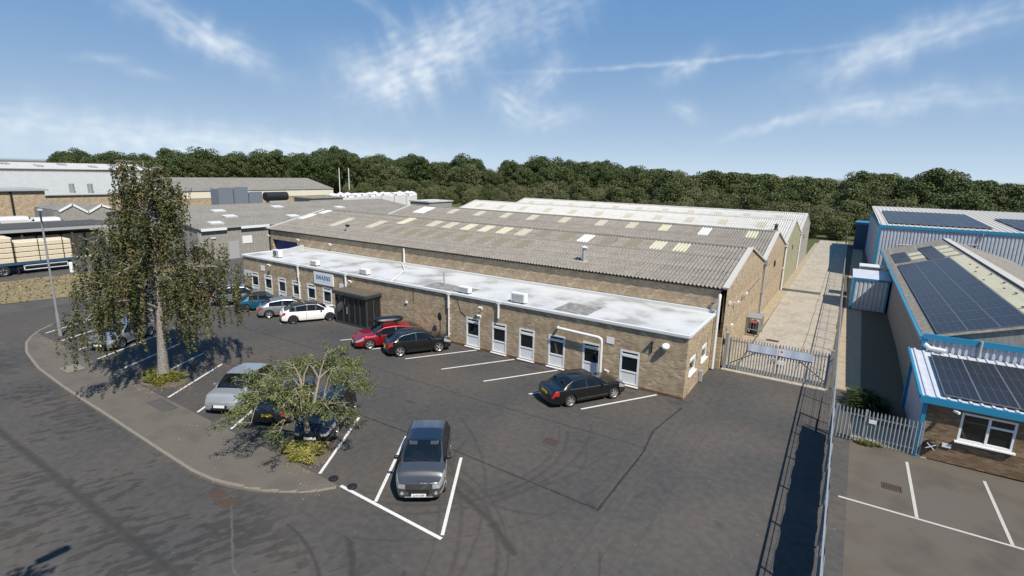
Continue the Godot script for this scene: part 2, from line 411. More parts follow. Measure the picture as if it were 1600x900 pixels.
# ---------------------------------------------------------------- painted wear of the tarmac (rubber, tar, patches, litter): a colour map laid flat in metres
class Wear:
	var x0: float; var z0: float; var k := 40.0
	var W: int; var H: int
	var a := PackedFloat32Array()
	func _init(xx: float, zz: float, w: int, h: int) -> void:
		x0 = xx; z0 = zz; W = w; H = h
		a.resize(w * h); a.fill(1.0)
	func line(pts: Array, width: float, f: float, nz: FastNoiseLite, ragged := 0.5) -> void:
		for s in pts.size() - 1:
			var A: Vector2 = pts[s]; var B: Vector2 = pts[s + 1]
			var ln := A.distance_to(B)
			var steps := maxi(1, int(ln * k * 0.7))
			for i in steps:
				var p := A.lerp(B, float(i) / steps)
				var w := width * (1.0 + ragged * nz.get_noise_2d(p.x * 2.0, p.y * 2.0))
				var pr := w * k
				var cx := (p.x - x0) * k + nz.get_noise_2d(p.x * 3.0 + 40.0, p.y * 3.0) * ragged * 2.5; var cy := (p.y - z0) * k + nz.get_noise_2d(p.x * 3.0, p.y * 3.0 + 90.0) * ragged * 2.5
				for yy in range(maxi(0, int(cy - pr)), mini(H, int(cy + pr) + 2)):
					for xx in range(maxi(0, int(cx - pr)), mini(W, int(cx + pr) + 2)):
						var d := Vector2(xx - cx, yy - cy).length() / maxf(pr, 0.6)
						if d < 1.0:
							var m := 1.0 + (f - 1.0) * (1.0 - d * d)
							var q := yy * W + xx
							if f < 1.0: a[q] = minf(a[q], m)
							else: a[q] = maxf(a[q], m)
	func arc(c: Vector2, r: float, a0: float, a1: float, width: float, f: float, nz: FastNoiseLite) -> void:
		var pts := []
		for i in 25:
			var w := deg_to_rad(lerpf(a0, a1, i / 24.0))
			pts.append(c + Vector2(cos(w), sin(w)) * r)
		line(pts, width, f, nz, 0.4)
	func spots(r: RandomNumberGenerator, n: int, f0: float, f1: float, sz: float) -> void:
		for i in n:
			var x := r.randi_range(2, W - 4); var y := r.randi_range(2, H - 4)
			var s := maxi(1, int(sz * k * r.randf_range(0.4, 1.0)))
			var f := r.randf_range(f0, f1)
			for yy in range(y, mini(H, y + s)):
				for xx in range(x, mini(W, x + s)): a[yy * W + xx] = f
	func texture(base: Color, nz: FastNoiseLite, big: FastNoiseLite, brown: float) -> ImageTexture:
		var D := PackedByteArray()
		D.resize(W * H * 3)
		for y in H:
			for x in W:
				var q := y * W + x
				var wx := x0 + x / k; var wz := z0 + y / k
				var b := big.get_noise_2d(wx, wz)
				var m := a[q] * (1.0 + 0.2 * nz.get_noise_2d(wx, wz) + 0.22 * b)
				var c := (base * m)
				var o := q * 3
				D[o] = int(255.0 * sqrt(clampf(c.r * (1.0 + brown * b), 0.0, 1.0)) * 0.93 + 6.0)
				D[o + 1] = int(255.0 * sqrt(clampf(c.g, 0.0, 1.0)) * 0.93 + 6.0)
				D[o + 2] = int(255.0 * sqrt(clampf(c.b * (1.0 - brown * b), 0.0, 1.0)) * 0.93 + 6.0)
		return ImageTexture.create_from_image(Image.create_from_data(W, H, false, Image.FORMAT_RGB8, D))

func mapped(t: Texture2D, rough := 0.92) -> StandardMaterial3D:
	var m := plain(Color(1, 1, 1), rough, 0.0, 0.3)
	m.albedo_texture = t; m.texture_repeat = false
	m.detail_enabled = true; m.detail_albedo = M.fine; m.detail_blend_mode = BaseMaterial3D.BLEND_MODE_MUL
	m.detail_uv_layer = BaseMaterial3D.DETAIL_UV_2; m.uv2_triplanar = true; m.uv2_world_triplanar = true; m.uv2_scale = Vector3.ONE / 1.9
	return m

func sheet(x0: float, z0: float, x1: float, z1: float, y: float) -> MB:
	var b := MB.new()
	b.quad(Vector3(x0, y, z1), Vector3(x1, y, z1), Vector3(x1, y, z0), Vector3(x0, y, z0))
	# u along x, v along z from z0
	b.uv = PackedVector2Array([Vector2(0, 1), Vector2(1, 1), Vector2(1, 0), Vector2(0, 0)])
	return b

func stripe(a: Vector2, b: Vector2, w: float, y: float) -> MB:
	var k := MB.new()
	var d := (b - a).normalized(); var s := Vector2(-d.y, d.x) * w * 0.5
	k.quad(Vector3(a.x + s.x, y, a.y + s.y), Vector3(b.x + s.x, y, b.y + s.y), Vector3(b.x - s.x, y, b.y - s.y), Vector3(a.x - s.x, y, a.y - s.y))
	if k.n[0].y < 0:
		k = MB.new()
		k.quad(Vector3(a.x - s.x, y, a.y - s.y), Vector3(b.x - s.x, y, b.y - s.y), Vector3(b.x + s.x, y, b.y + s.y), Vector3(a.x + s.x, y, a.y + s.y))
	return k

func ground() -> void:
	struct("ground", sheet(-900, -900, 700, 500, -0.06), M.field)
	var nz := FastNoiseLite.new(); nz.seed = 3; nz.frequency = 2.6; nz.fractal_octaves = 3
	var big := FastNoiseLite.new(); big.seed = 8; big.frequency = 0.16; big.fractal_octaves = 4
	var r := RandomNumberGenerator.new(); r.seed = 21
	# general tarmac of the estate, left of and behind the mapped part
	struct("estate_yard", sheet(-150, -60, -44.2, 16, -0.004), M.tarmac)
	# car park
	var w := Wear.new(-44.2, -6.4, 2048, 896)
	w.line([Vector2(-43, 10.3), Vector2(-30, 10.22), Vector2(-16, 10.3), Vector2(-6, 10.22), Vector2(0.14, 10.42)], 0.05, 0.35, nz)
	w.line([Vector2(-36, 6.0), Vector2(-20, 5.85), Vector2(-8, 5.9), Vector2(0.05, 5.6)], 0.04, 0.45, nz)
	w.line([Vector2(0.2, 0.9), Vector2(-0.15, 4.0), Vector2(0.1, 6.0), Vector2(0.14, 10.5)], 0.055, 0.3, nz)
	w.line([Vector2(-5.0, 4.35), Vector2(-1.6, 4.1)], 0.03, 0.55, nz)
	for c in [[Vector2(-8.0, 9.0), 5.6, -30, 75, 0.1, 0.68], [Vector2(-8.0, 9.0), 5.25, -35, 80, 0.06, 0.72], [Vector2(-9.5, 8.2), 7.6, -25, 60, 0.09, 0.72], [Vector2(-9.0, 8.0), 8.7, -10, 70, 0.05, 0.76], [Vector2(-6.0, 17.0), 5.5, -95, -20, 0.09, 0.66], [Vector2(-6.5, 17.5), 6.5, -90, -15, 0.06, 0.7], [Vector2(-12, 20), 11.0, -70, -15, 0.1, 0.7], [Vector2(-12, 20), 10.3, -70, -12, 0.06, 0.74], [Vector2(-3, 9), 3.2, 60, 175, 0.08, 0.7], [Vector2(-4, 8.6), 2.6, -60, 70, 0.06, 0.76], [Vector2(-10, 6.0), 9.0, 5, 60, 0.07, 0.78], [Vector2(-14.0, 19), 12.8, -60, -8, 0.08, 0.72]]:
		w.arc(c[0], c[1], c[2], c[3], c[4], lerpf(c[5], 1.0, 0.25), nz)
	w.line([Vector2(-4.4, 12.2), Vector2(-2.4, 12.9), Vector2(-1.0, 13.7)], 0.16, 0.6, nz, 0.8)
	w.line([Vector2(1.6, 13.6), Vector2(1.0, 12.2)], 0.05, 0.7, nz)
	for k in 26:
		var p := Vector2(r.randf_range(-40, 5), r.randf_range(3, 15))
		w.line([p, p + Vector2(r.randf_range(-0.5, 0.5), r.randf_range(-0.4, 0.4))], r.randf_range(0.05, 0.2), r.randf_range(0.7, 0.85), nz, 0.8)
	# run-off and moss against the office wall
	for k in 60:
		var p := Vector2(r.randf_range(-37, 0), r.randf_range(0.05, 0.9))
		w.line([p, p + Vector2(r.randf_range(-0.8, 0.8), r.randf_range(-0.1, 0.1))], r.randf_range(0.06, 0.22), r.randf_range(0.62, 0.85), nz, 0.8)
	w.spots(r, 700, 1.7, 4.0, 0.045)
	for k in 9:   # thin cracks
		var p := Vector2(r.randf_range(-38, 4), r.randf_range(3, 15)); var cr := [p]
		for m in 9: p += Vector2(r.randf_range(-0.5, 0.7), r.randf_range(-0.45, 0.45)); cr.append(p)
		w.line(cr, 0.02, 0.55, nz, 0.3)
	w.spots(r, 500, 0.5, 0.75, 0.06)
	var cp := struct("car_park", sheet(-44.2, -6.4, 7.0, 16.0, 0.0), mapped(w.texture(Color(0.09, 0.084, 0.0795), nz, big, 0.10)))
	# bay lines: worn white paint
	var lines := []
	for x in [-3.63, -6.5, -9.28, -12.17, -14.92, -17.75, -20.6]: lines.append([Vector2(x, 3.88), Vector2(x + 2.38, 0.12), 0])
	for x in [-26.84, -29.3, -31.9, -34.4, -37.0]: lines.append([Vector2(x, 3.95), Vector2(x + 2.4, 0.5), 1])
	for x in [-3.21, -6.09, -8.96, -14.72, -17.4, -20.05]: lines.append([Vector2(x, 14.3), Vector2(x - 2.3, 10.5), 0])
	for x in [-22.9, -25.7, -28.5, -31.1, -33.8, -36.4]: lines.append([Vector2(x, 14.1), Vector2(x - 2.0, 10.2), 0])
	for l in lines: pm(cp, "bay_line", stripe(l[0], l[1], 0.11, 0.006), M.line_white if l[2] == 0 else M.line_worn)
	pm(cp, "bay_line", stripe(Vector2(-7.75, 14.36), Vector2(-3.12, 14.44), 0.12, 0.0075), M.line_white)
	pm(cp, "bay_line", stripe(Vector2(-19.7, 2.9), Vector2(-18.9, 2.5), 0.09, 0.006), M.line_worn)
	pm(cp, "bay_line", stripe(Vector2(-18.95, 3.2), Vector2(-18.6, 2.2), 0.09, 0.0075), M.line_worn)
	# road, its surface dressing worn off in streaks that run across it
	var st := FastNoiseLite.new(); st.seed = 44; st.frequency = 1.0; st.fractal_octaves = 6
	var rw := Wear.new(-51.2, 13.0, 2048, 512)
	for y in rw.H:
		for x in rw.W:
			var wx := rw.x0 + x / rw.k; var wz := rw.z0 + y / rw.k
			var s := st.get_noise_2d(wx * 2.4 + wz * 0.9, wz * 0.95 - wx * 0.2) + 0.8 * st.get_noise_2d(wx * 0.16 + 30.0, wz * 0.22)
			var m := 1.0 - 0.32 * smoothstep(0.12, 0.24, s) * smoothstep(15.6, 17.6, wz)
			rw.a[y * rw.W + x] = m
	rw.line([Vector2(-51, 20.4), Vector2(-30, 19.95), Vector2(-20, 19.7), Vector2(-11.5, 19.6), Vector2(-4, 19.5), Vector2(0, 19.5)], 0.17, 0.62, nz, 0.35)
	for c in [[Vector2(-12, 20), 11.0, -50, -5, 0.1, 0.62], [Vector2(-14, 21), 12.0, -60, 0, 0.09, 0.62], [Vector2(-9, 22), 7.0, -85, -10, 0.14, 0.6], [Vector2(-8, 23), 6.4, -85, -20, 0.08, 0.62]]:
		rw.arc(c[0], c[1], c[2], c[3], c[4], c[5], nz)
	rw.line([Vector2(-9.9, 17.0), Vector2(-7.0, 18.6), Vector2(-3.0, 19.3)], 0.035, 1.5, nz, 0.6)
	rw.spots(r, 150, 1.8, 3.6, 0.05)
	var road := struct("road", sheet(-51.2, 13.0, 0.0, 25.8, -0.008), mapped(rw.texture(Color(0.092, 0.087, 0.083), nz, big, 0.08)))
	pm(road, "far_carriageway", sheet(-160, 15.9, -51.2, 26, -0.009), M.tarmac)
	pm(road, "near_carriageway", sheet(0.0, 15.9, 140, 26, -0.009), M.tarmac)
	# pavement with its kerb
	var kp := [Vector2(-38.4, 13.2), Vector2(-37.6, 13.95), Vector2(-36.3, 14.75), Vector2(-34.8, 15.45), Vector2(-32.6, 16.05), Vector2(-29, 16.52), Vector2(-25, 16.68), Vector2(-20, 16.74), Vector2(-15, 16.82), Vector2(-12.7, 16.84), Vector2(-11.6, 16.74), Vector2(-10.6, 16.48), Vector2(-9.6, 16.06), Vector2(-8.7, 15.5), Vector2(-8.1, 14.95), Vector2(-7.8, 14.5)]
	var cv := Curve2D.new()
	for i in kp.size():
		var tg: Vector2 = (kp[mini(i + 1, kp.size() - 1)] - kp[maxi(i - 1, 0)]).normalized()
		var lp: float = kp[i].distance_to(kp[maxi(i - 1, 0)]) / 3.0; var lq: float = kp[i].distance_to(kp[mini(i + 1, kp.size() - 1)]) / 3.0
		cv.add_point(kp[i], -tg * lp, tg * lq)
	var pts := []
	var cl := cv.get_baked_length(); var cn := int(cl / 0.62)
	for i in cn + 1: pts.append(cv.sample_baked(cl * i / cn))
	var pv := MB.new()
	for i in pts.size() - 1:
		var a: Vector2 = pts[i]; var b: Vector2 = pts[i + 1]
		var ha := 0.1 * clampf(minf(i, pts.size() - 1 - i) / 5.0, 0.12, 1.0); var hb := 0.1 * clampf(minf(i + 1, pts.size() - 2 - i) / 5.0, 0.12, 1.0)
		if a.y < 14.42 and b.y < 14.42: continue
		pv.quad(Vector3(a.x, ha, a.y), Vector3(b.x, hb, b.y), Vector3(b.x, 0.012, minf(14.4, b.y)), Vector3(a.x, 0.012, minf(14.4, a.y)))
	var pav := struct("pavement", pv, M.pavement)
	for i in pts.size() - 1:
		var a: Vector2 = pts[i]; var b: Vector2 = pts[i + 1]
		var h := 0.105 * clampf(minf(i, pts.size() - 2 - i) / 5.0, 0.15, 1.0)
		var d := (b - a)
		var k := MB.new()
		k.cbox(Vector3((a.x + b.x) / 2, h / 2 - 0.02, (a.y + b.y) / 2), Vector3(d.length() - 0.006, h + 0.05, 0.13), 0.015, Basis(Vector3.UP, -atan2(d.y, d.x)))
		pm(pav, "kerb_stone", k, M.kerb)
	# dry verge and trailer road at the left
	var vg := MB.new()
	var gp := [Vector2(-47.5, 13.4), Vector2(-46.5, 9.0), Vector2(-47.0, 4.5), Vector2(-50, 1.0), Vector2(-53, -4), Vector2(-54.6, -6), Vector2(-56.5, 1), Vector2(-57.5, 8), Vector2(-57.5, 16)]
	for i in range(1, gp.size() - 1):
		vg.tri(Vector3(gp[0].x, 0.03, gp[0].y), Vector3(gp[i].x, 0.03, gp[i].y), Vector3(gp[i + 1].x, 0.03, gp[i + 1].y))
	struct("dry_verge", vg, M.dry_grass)
	var tuft := MB.new()
	for k in 2600:
		var p := Vector3(r.randf_range(-57.4, -47.2), 0.03, r.randf_range(-4, 14))
		if not Geometry2D.is_point_in_polygon(Vector2(p.x, p.z), PackedVector2Array(gp)): continue
		tuft.col = Color(0.21, 0.175, 0.1) * r.randf_range(0.7, 1.35) if r.randf() < 0.9 else Color(0.09, 0.1, 0.04)
		var s := Vector3(r.randf_range(-0.12, 0.12), 0, r.randf_range(-0.12, 0.12))
		tuft.tri(p - s, p + s, p + Vector3(r.randf_range(-0.08, 0.08), r.randf_range(0.04, 0.13), r.randf_range(-0.08, 0.08)))
	var tg := pm(self, "verge_grass", tuft, M.leaf)
	tg.set_meta("kind", "stuff"); tg.set_meta("label", "dry straw coloured grass on the verge by the timber trailer"); tg.set_meta("category", "grass")
	# concrete side yard: bays of concrete with open joints
	var cy := struct("concrete_yard", sheet(0.55, -86, 6.2, -5.72, -0.002), M.soil)
	var z := -5.75
	var lens := [7.2, 6.6, 6.9, 6.2, 0.0, 7.0, 7.0, 6.5, 7.2, 6.8, 7.0, 6.4, 5.0]
	for ln in lens:
		if ln == 0.0: continue
		for s in [[1.35, 4.25], [4.27, 5.95]]:
			var x0: float = s[0] + 0.016 * z * (0.6 if s[0] > 2.0 else 0.35); var x1: float = s[1] + 0.016 * z * 0.6
			var k := MB.new()
			k.box(Vector3((x0 + x1) / 2, 0.012 + r.randf_range(0, 0.004), z - ln / 2), Vector3(x1 - x0 - 0.015, 0.03, ln - 0.015))
			pm(cy, "concrete_slab", k, M.concrete)
		z -= ln
	pm(cy, "tarmac_patch", sheet(0.6, -33.4, 4.0, -32.2, 0.034), M.tarmac)
	pm(cy, "gravel_margin", sheet(0.45, -80, 1.2, -6.6, 0.008), M.gravel)
	pm(cy, "gate_threshold", bxm(Vector3(3.2, 0.01, -5.78), Vector3(5.2, 0.04, 0.34)), M.concrete)
	# neighbour's ground
	var nb := struct("neighbour_forecourt", sheet(6.25, -0.2, 60, 16.0, -0.003), M.forecourt)
	for l in [[Vector2(6.75, 4.86), Vector2(14.5, 4.68)], [Vector2(8.92, 0.6), Vector2(8.96, 4.75)], [Vector2(11.25, 0.56), Vector2(11.32, 4.7)], [Vector2(13.6, 0.5), Vector2(13.66, 4.6)]]:
		pm(nb, "bay_line", stripe(l[0], l[1], 0.1, 0.004 if l[0].y > 2 else 0.007), M.line_worn)
	struct("gravel_strip", sheet(6.1, -90, 9.6, -0.2, -0.001), M.gravel)
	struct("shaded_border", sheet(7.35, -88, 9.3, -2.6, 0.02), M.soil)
	struct("scrub_ground", sheet(-60, -300, 200, -86.2, -0.03), M.field)

# ---------------------------------------------------------------- walls with openings
# a wall in the plane z = 0 from x0 to x1, thickness th towards -z, holes [x0, x1, y0, y1]
func wall(b: MB, x0: float, x1: float, y1: float, th: float, holes: Array) -> void:
	var xs := [x0, x1]; var ys := [0.0, y1]
	for h in holes: xs.append_array([h[0], h[1]]); ys.append_array([h[2], h[3]])
	xs.sort(); ys.sort()
	for i in xs.size() - 1:
		for j in ys.size() - 1:
			var a: float = xs[i]; var c: float = xs[i + 1]; var d: float = ys[j]; var e: float = ys[j + 1]
			if c - a < 1e-4 or e - d < 1e-4: continue
			var open := false
			for h in holes:
				if (a + c) / 2 > h[0] and (a + c) / 2 < h[1] and (d + e) / 2 > h[2] and (d + e) / 2 < h[3]: open = true
			if open: continue
			b.quad(Vector3(a, d, 0), Vector3(c, d, 0), Vector3(c, e, 0), Vector3(a, e, 0))
			b.quad(Vector3(c, d, -th), Vector3(a, d, -th), Vector3(a, e, -th), Vector3(c, e, -th))
	for h in holes:
		var a: float = h[0]; var c: float = h[1]; var d: float = h[2]; var e: float = h[3]
		b.quad(Vector3(a, d, 0), Vector3(a, e, 0), Vector3(a, e, -th), Vector3(a, d, -th))
		b.quad(Vector3(c, d, -th), Vector3(c, e, -th), Vector3(c, e, 0), Vector3(c, d, 0))
		b.quad(Vector3(a, e, 0), Vector3(c, e, 0), Vector3(c, e, -th), Vector3(a, e, -th))
		b.quad(Vector3(a, d, -th), Vector3(c, d, -th), Vector3(c, d, 0), Vector3(a, d, 0))

# window unit: frame with top light, main pane and, where low > 0, a white panel below
func window_unit(parent: Node, at: Vector3, w: float, h: float, low: float, turn := 0.0, sill := true, top_light := 0.26, blind := false) -> void:
	var f := MB.new(); var t := 0.1; var d := 0.09
	f.box(Vector3(t / 2, h / 2, 0), Vector3(t, h, d)); f.box(Vector3(w - t / 2, h / 2, 0), Vector3(t, h, d))
	f.box(Vector3(w / 2, h - t / 2, 0), Vector3(w - 2 * t, t, d)); f.box(Vector3(w / 2, t / 2, 0), Vector3(w - 2 * t, t, d))
	if top_light > 0: f.box(Vector3(w / 2, h - top_light, 0.004), Vector3(w - 2 * t, 0.13, d + 0.02))
	if low > 0: f.box(Vector3(w / 2, low, 0.002), Vector3(w - 2 * t, 0.07, d))
	var o := pm(parent, "window", f, M.upvc)
	o.position = at; o.rotation.y = turn
	if top_light > 0: pm(o, "top_pane", bxm(Vector3(w / 2, h - top_light / 2 - t / 2 + 0.01, -0.01), Vector3(w - 2 * t, top_light - t - 0.05, 0.014)), M.dark_pane)
	var y0 := low if low > 0 else t
	pm(o, "pane", bxm(Vector3(w / 2, (y0 + h - top_light) / 2, -0.01), Vector3(w - 2 * t, h - top_light - y0 - 0.06, 0.014)), M.dark_pane)
	if low > 0: pm(o, "lower_panel", bxm(Vector3(w / 2, low / 2 + 0.02, -0.004), Vector3(w - 2 * t, low - 0.1, 0.05)), M.upvc)
	if sill: pm(o, "sill", bxm(Vector3(w / 2, -0.02, 0.07), Vector3(w + 0.1, 0.045, 0.2)), M.upvc)
	if blind: pm(o, "blind", bxm(Vector3(w * 0.62, (y0 + h - top_light) / 2, -0.12), Vector3(w * 0.5, h - top_light - y0 - 0.3, 0.01), Basis(Vector3.FORWARD, 0.25)), M.blind)

func tube_part(parent: Node, called: String, pts: Array, r: float, m: Material, sides := 8) -> MeshInstance3D:
	var b := MB.new()
	var rr := []
	for k in pts: rr.append(r)
	b.tube(pts, rr, sides)
	return pm(parent, called, b, m)

func flood_lamp(parent: Node, at: Vector3, turn := 0.0) -> void:
	var b := MB.new()
	b.box(Vector3(0, 0, 0.09), Vector3(0.04, 0.04, 0.18)); b.cbox(Vector3(0, 0.02, 0.24), Vector3(0.26, 0.2, 0.12), 0.02, Basis(Vector3.RIGHT, 0.5))
	var o := pm(parent, "floodlight", b, M.pipe)
	o.position = at; o.rotation.y = turn

func office() -> void:
	var L := 37.7; var H := 3.2; var D := 5.6
	var o := thing("office_building", "long single storey buff brick office with pale flat roof", "building")
	var holes := []
	var wx := [-36.65, -34.75, -32.87, -31.0, -29.12, -27.25, -25.4, -13.46, -11.5, -9.58, -7.62, -5.5, -3.36]
	for x in wx: holes.append([x, x + 1.04, 0.1, 1.96])
	var b := MB.new()
	wall(b, -L, 0, H, 0.28, holes)
	b.t = Transform3D(Basis(Vector3.UP, PI / 2), Vector3.ZERO)  # right end wall, its own x runs away from the camera
	wall(b, 0.0, D, H, 0.28, [[0.72, 2.05, 1.0, 1.95], [3.12, 4.4, 1.0, 1.95]])
	b.t = Transform3D(Basis(Vector3.UP, -PI / 2), Vector3(-L, 0, -D))
	wall(b, 0.0, D, H, 0.28, [])
	pm(o, "wall", b, M.brick)
	var pl := MB.new()
	pl.box(Vector3(-L / 2, 0.07, 0.008), Vector3(L + 0.03, 0.15, 0.03))
	pm(o, "plinth", pl, M.plinth)
	var room := MB.new()
	room.box(Vector3(-L / 2, 1.5, -1.6), Vector3(L - 0.8, 3.0, 0.05)); room.box(Vector3(-L / 2, 0.03, -0.95), Vector3(L - 0.8, 0.04, 1.2))
	pm(o, "interior", room, M.interior)
	var desks := MB.new()
	for x in wx: desks.box(Vector3(x + 0.3, 0.75, -0.9), Vector3(1.2, 0.05, 0.7)); desks.box(Vector3(x + 0.7, 1.0, -1.1), Vector3(0.5, 0.34, 0.05))
	pm(o, "desk_row", desks, M.blind)
	for i in wx.size(): window_unit(o, Vector3(wx[i], 0.1, -0.03), 1.04, 1.86, 0.72, 0.0, true, 0.28, i in [3, 5, 10])
	window_unit(o, Vector3(-0.1, 1.0, -0.72), 1.33, 0.95, 0.0, PI / 2, true, 0.24)
	window_unit(o, Vector3(-0.1, 1.0, -3.12), 1.28, 0.95, 0.0, PI / 2, true, 0.24)
	# roof: felt deck inside a low metal edge
	pm(o, "roof_deck", bxm(Vector3(-L / 2, H + 0.03, -D / 2), Vector3(L, 0.1, D)), M.felt)
	var ed := MB.new()
	ed.cbox(Vector3(-L / 2, H + 0.06, 0.03), Vector3(L + 0.16, 0.17, 0.16), 0.02)
	ed.cbox(Vector3(0.03, H + 0.06, -D / 2 - 0.04), Vector3(0.16, 0.17, D - 0.1), 0.02)
	ed.cbox(Vector3(-L - 0.03, H + 0.06, -D / 2 - 0.04), Vector3(0.16, 0.17, D - 0.1), 0.02)
	pm(o, "roof_edge", ed, M.trim)
	pm(o, "roof_patch", bxm(Vector3(-6.6, H + 0.085, -1.45), Vector3(2.1, 0.012, 2.1)), M.felt_dark, "grey square felt repair on the pale roof")
	pm(o, "roof_patch", bxm(Vector3(-15.6, H + 0.085, -1.1), Vector3(3.6, 0.012, 1.5)), M.felt_dark)
	pm(o, "roof_upstand", bxm(Vector3(-35.6, H + 0.3, -3.2), Vector3(0.12, 0.45, 4.3), Basis(Vector3.UP, 0.45)), M.trim)
	var fl := MB.new()
	fl.box(Vector3(-18.5, H + 0.16, -D + 0.14), Vector3(37.0, 0.17, 0.16))
	pm(o, "wall_flashing", fl, M.trim)
	# rain pipes on the front with their boxes at the roof edge
	for x in [-30.0, -24.45, -14.8]:
		var p := MB.new()
		p.box(Vector3(x, H + 0.04, 0.1), Vector3(0.3, 0.16, 0.12)); p.tube([Vector3(x, H, 0.11), Vector3(x, 2.3, 0.11)], [0.075, 0.075], 8); p.tube([Vector3(x, 2.3, 0.09), Vector3(x, 0.1, 0.09)], [0.05, 0.05], 8)
		for y in [0.6, 1.6, 2.6]: p.box(Vector3(x, y, 0.03), Vector3(0.16, 0.05, 0.08))
		pm(o, "rain_pipe", p, M.pipe)
	var p2 := MB.new()
	p2.box(Vector3(-11.0, H + 0.04, 0.1), Vector3(0.26, 0.16, 0.12)); p2.tube([Vector3(-11.0, H, 0.11), Vector3(-11.0, 2.3, 0.11)], [0.07, 0.07], 8)
	pm(o, "rain_pipe", p2, M.pipe)
	tube_part(o, "soil_pipe", [Vector3(-7.0, 2.47, 0.1), Vector3(-6.9, 2.5, 0.3), Vector3(-4.5, 2.43, 0.3), Vector3(-4.36, 2.36, 0.28), Vector3(-4.34, 2.2, 0.24), Vector3(-4.34, 0.12, 0.2)], 0.085, M.pipe)
	tube_part(o, "corner_pipe", [Vector3(0.16, 4.35, -5.42), Vector3(0.2, 4.28, -5.25), Vector3(0.2, 4.0, -5.2), Vector3(0.2, 0.1, -5.2)], 0.085, M.pipe)
	# small fittings on the walls
	flood_lamp(o, Vector3(-33.6, 2.85, 0.02)); flood_lamp(o, Vector3(-12.2, 2.72, 0.02)); flood_lamp(o, Vector3(-12.3, 2.2, 0.02))
	flood_lamp(o, Vector3(-23.8, 2.8, 0.02))
	var dome := MB.new()
	dome.lathe(Vector3(-1.02, 2.62, 0.16), [Vector2(0.005, -0.2), Vector2(0.14, -0.16), Vector2(0.19, -0.05), Vector2(0.19, 0.03), Vector2(0.14, 0.08), Vector2(0.005, 0.1)], 14, Basis(Vector3.RIGHT, 0.5))
	dome.box(Vector3(-1.02, 2.62, 0.06), Vector3(0.08, 0.08, 0.14))
	pm(o, "alarm_sounder", dome, M.upvc)
	var br := MB.new()
	br.box(Vector3(-1.72, 2.4, 0.05), Vector3(0.04, 0.6, 0.05)); br.box(Vector3(-1.72, 2.66, 0.12), Vector3(0.14, 0.05, 0.2))
	pm(o, "camera_bracket", br, M.black)
	pm(o, "notice_plate", bxm(Vector3(-3.95, 2.3, 0.016), Vector3(0.42, 0.34, 0.03)), M.upvc)
	pm(o, "notice_plate", bxm(Vector3(-34.9, 2.45, 0.016), Vector3(0.5, 0.42, 0.03)), M.upvc)
	pm(o, "notice_plate", bxm(Vector3(-24.95, 2.25, 0.016), Vector3(0.62, 0.4, 0.03)), M.upvc)
	pm(o, "end_panel", bxm(Vector3(-37.2, 1.75, 0.016), Vector3(0.95, 0.5, 0.03)), M.trim)
	tube_part(o, "outside_tap", [Vector3(-4.15, 0.62, 0.02), Vector3(-3.9, 0.62, 0.12)], 0.05, M.upvc, 6)
	tube_part(o, "cable", [Vector3(-14.2, 2.95, 0.015), Vector3(-13.9, 2.2, 0.015), Vector3(-13.5, 1.98, 0.015)], 0.012, M.black, 5)
	tube_part(o, "cable", [Vector3(-17.9, 3.1, 0.015), Vector3(-17.9, 2.1, 0.015)], 0.012, M.black, 5)
	pm(o, "bulkhead_lamp", bxm(Vector3(-18.5, 2.1, 0.05), Vector3(0.14, 0.14, 0.1)), M.upvc)
	pm(o, "meter_box", bxm(Vector3(0.1, 0.35, -2.95), Vector3(0.16, 0.6, 0.2)), M.pipe_grey)
	# porch
	var g := thing("entrance_porch", "dark framed glazed entrance porch with mossy flat roof", "porch", Vector3(-22.6, 0, 0))
	var fr := MB.new(); var pw := 3.1; var pd := 1.25; var ph := 2.12
	for x in [0.0, 0.75, 1.35, 1.95, 2.45, pw]: fr.box(Vector3(x - pw / 2, ph / 2, pd), Vector3(0.1, ph, 0.1))
	for z in [0.06, 0.66]: fr.box(Vector3(pw / 2, ph / 2, z), Vector3(0.1, ph, 0.1)); fr.box(Vector3(-pw / 2, ph / 2, z), Vector3(0.1, ph, 0.1))
	fr.box(Vector3(0, ph - 0.05, pd), Vector3(pw, 0.12, 0.11)); fr.box(Vector3(0, 0.06, pd), Vector3(pw, 0.12, 0.11))
	for x in [-pw / 2, pw / 2]: fr.box(Vector3(x, ph - 0.05, pd / 2), Vector3(0.11, 0.12, pd)); fr.box(Vector3(x, 0.06, pd / 2), Vector3(0.11, 0.12, pd))
	pm(g, "frame", fr, M.anthracite)
	var lx := [0.0, 0.75, 1.35, 1.95, 2.45, pw]
	for i in 5: pm(g, "pane", bxm(Vector3((lx[i] + lx[i + 1]) / 2 - pw / 2, ph / 2, pd), Vector3(lx[i + 1] - lx[i] - 0.1, ph - 0.22, 0.014)), M.dark_pane)
	for x in [-pw / 2, pw / 2]:
		for z in [[0.1, 0.62], [0.7, 1.2]]: pm(g, "pane", bxm(Vector3(x, ph / 2, (z[0] + z[1]) / 2), Vector3(0.014, ph - 0.22, z[1] - z[0])), M.dark_pane)
	var rf := MB.new(); rf.cbox(Vector3(0, ph + 0.13, pd / 2 + 0.08), Vector3(pw + 0.34, 0.24, pd + 0.3), 0.03)
	pm(g, "roof", rf, M.anthracite)
	pm(g, "roof_covering", bxm(Vector3(0, ph + 0.262, pd / 2 + 0.08), Vector3(pw + 0.24, 0.02, pd + 0.2)), M.moss_roof)
	pm(g, "handle", bxm(Vector3(-0.35, 1.05, pd + 0.08), Vector3(0.04, 0.5, 0.05)), M.galv)
	pm(g, "door_mat", bxm(Vector3(0, 0.012, 0.6), Vector3(pw - 0.3, 0.02, 1.1)), M.interior)
	# company sign
	var s := thing("company_sign", "white sign reading SWAINS on the office wall", "sign", Vector3(-28.1, 2.12, 0.0))
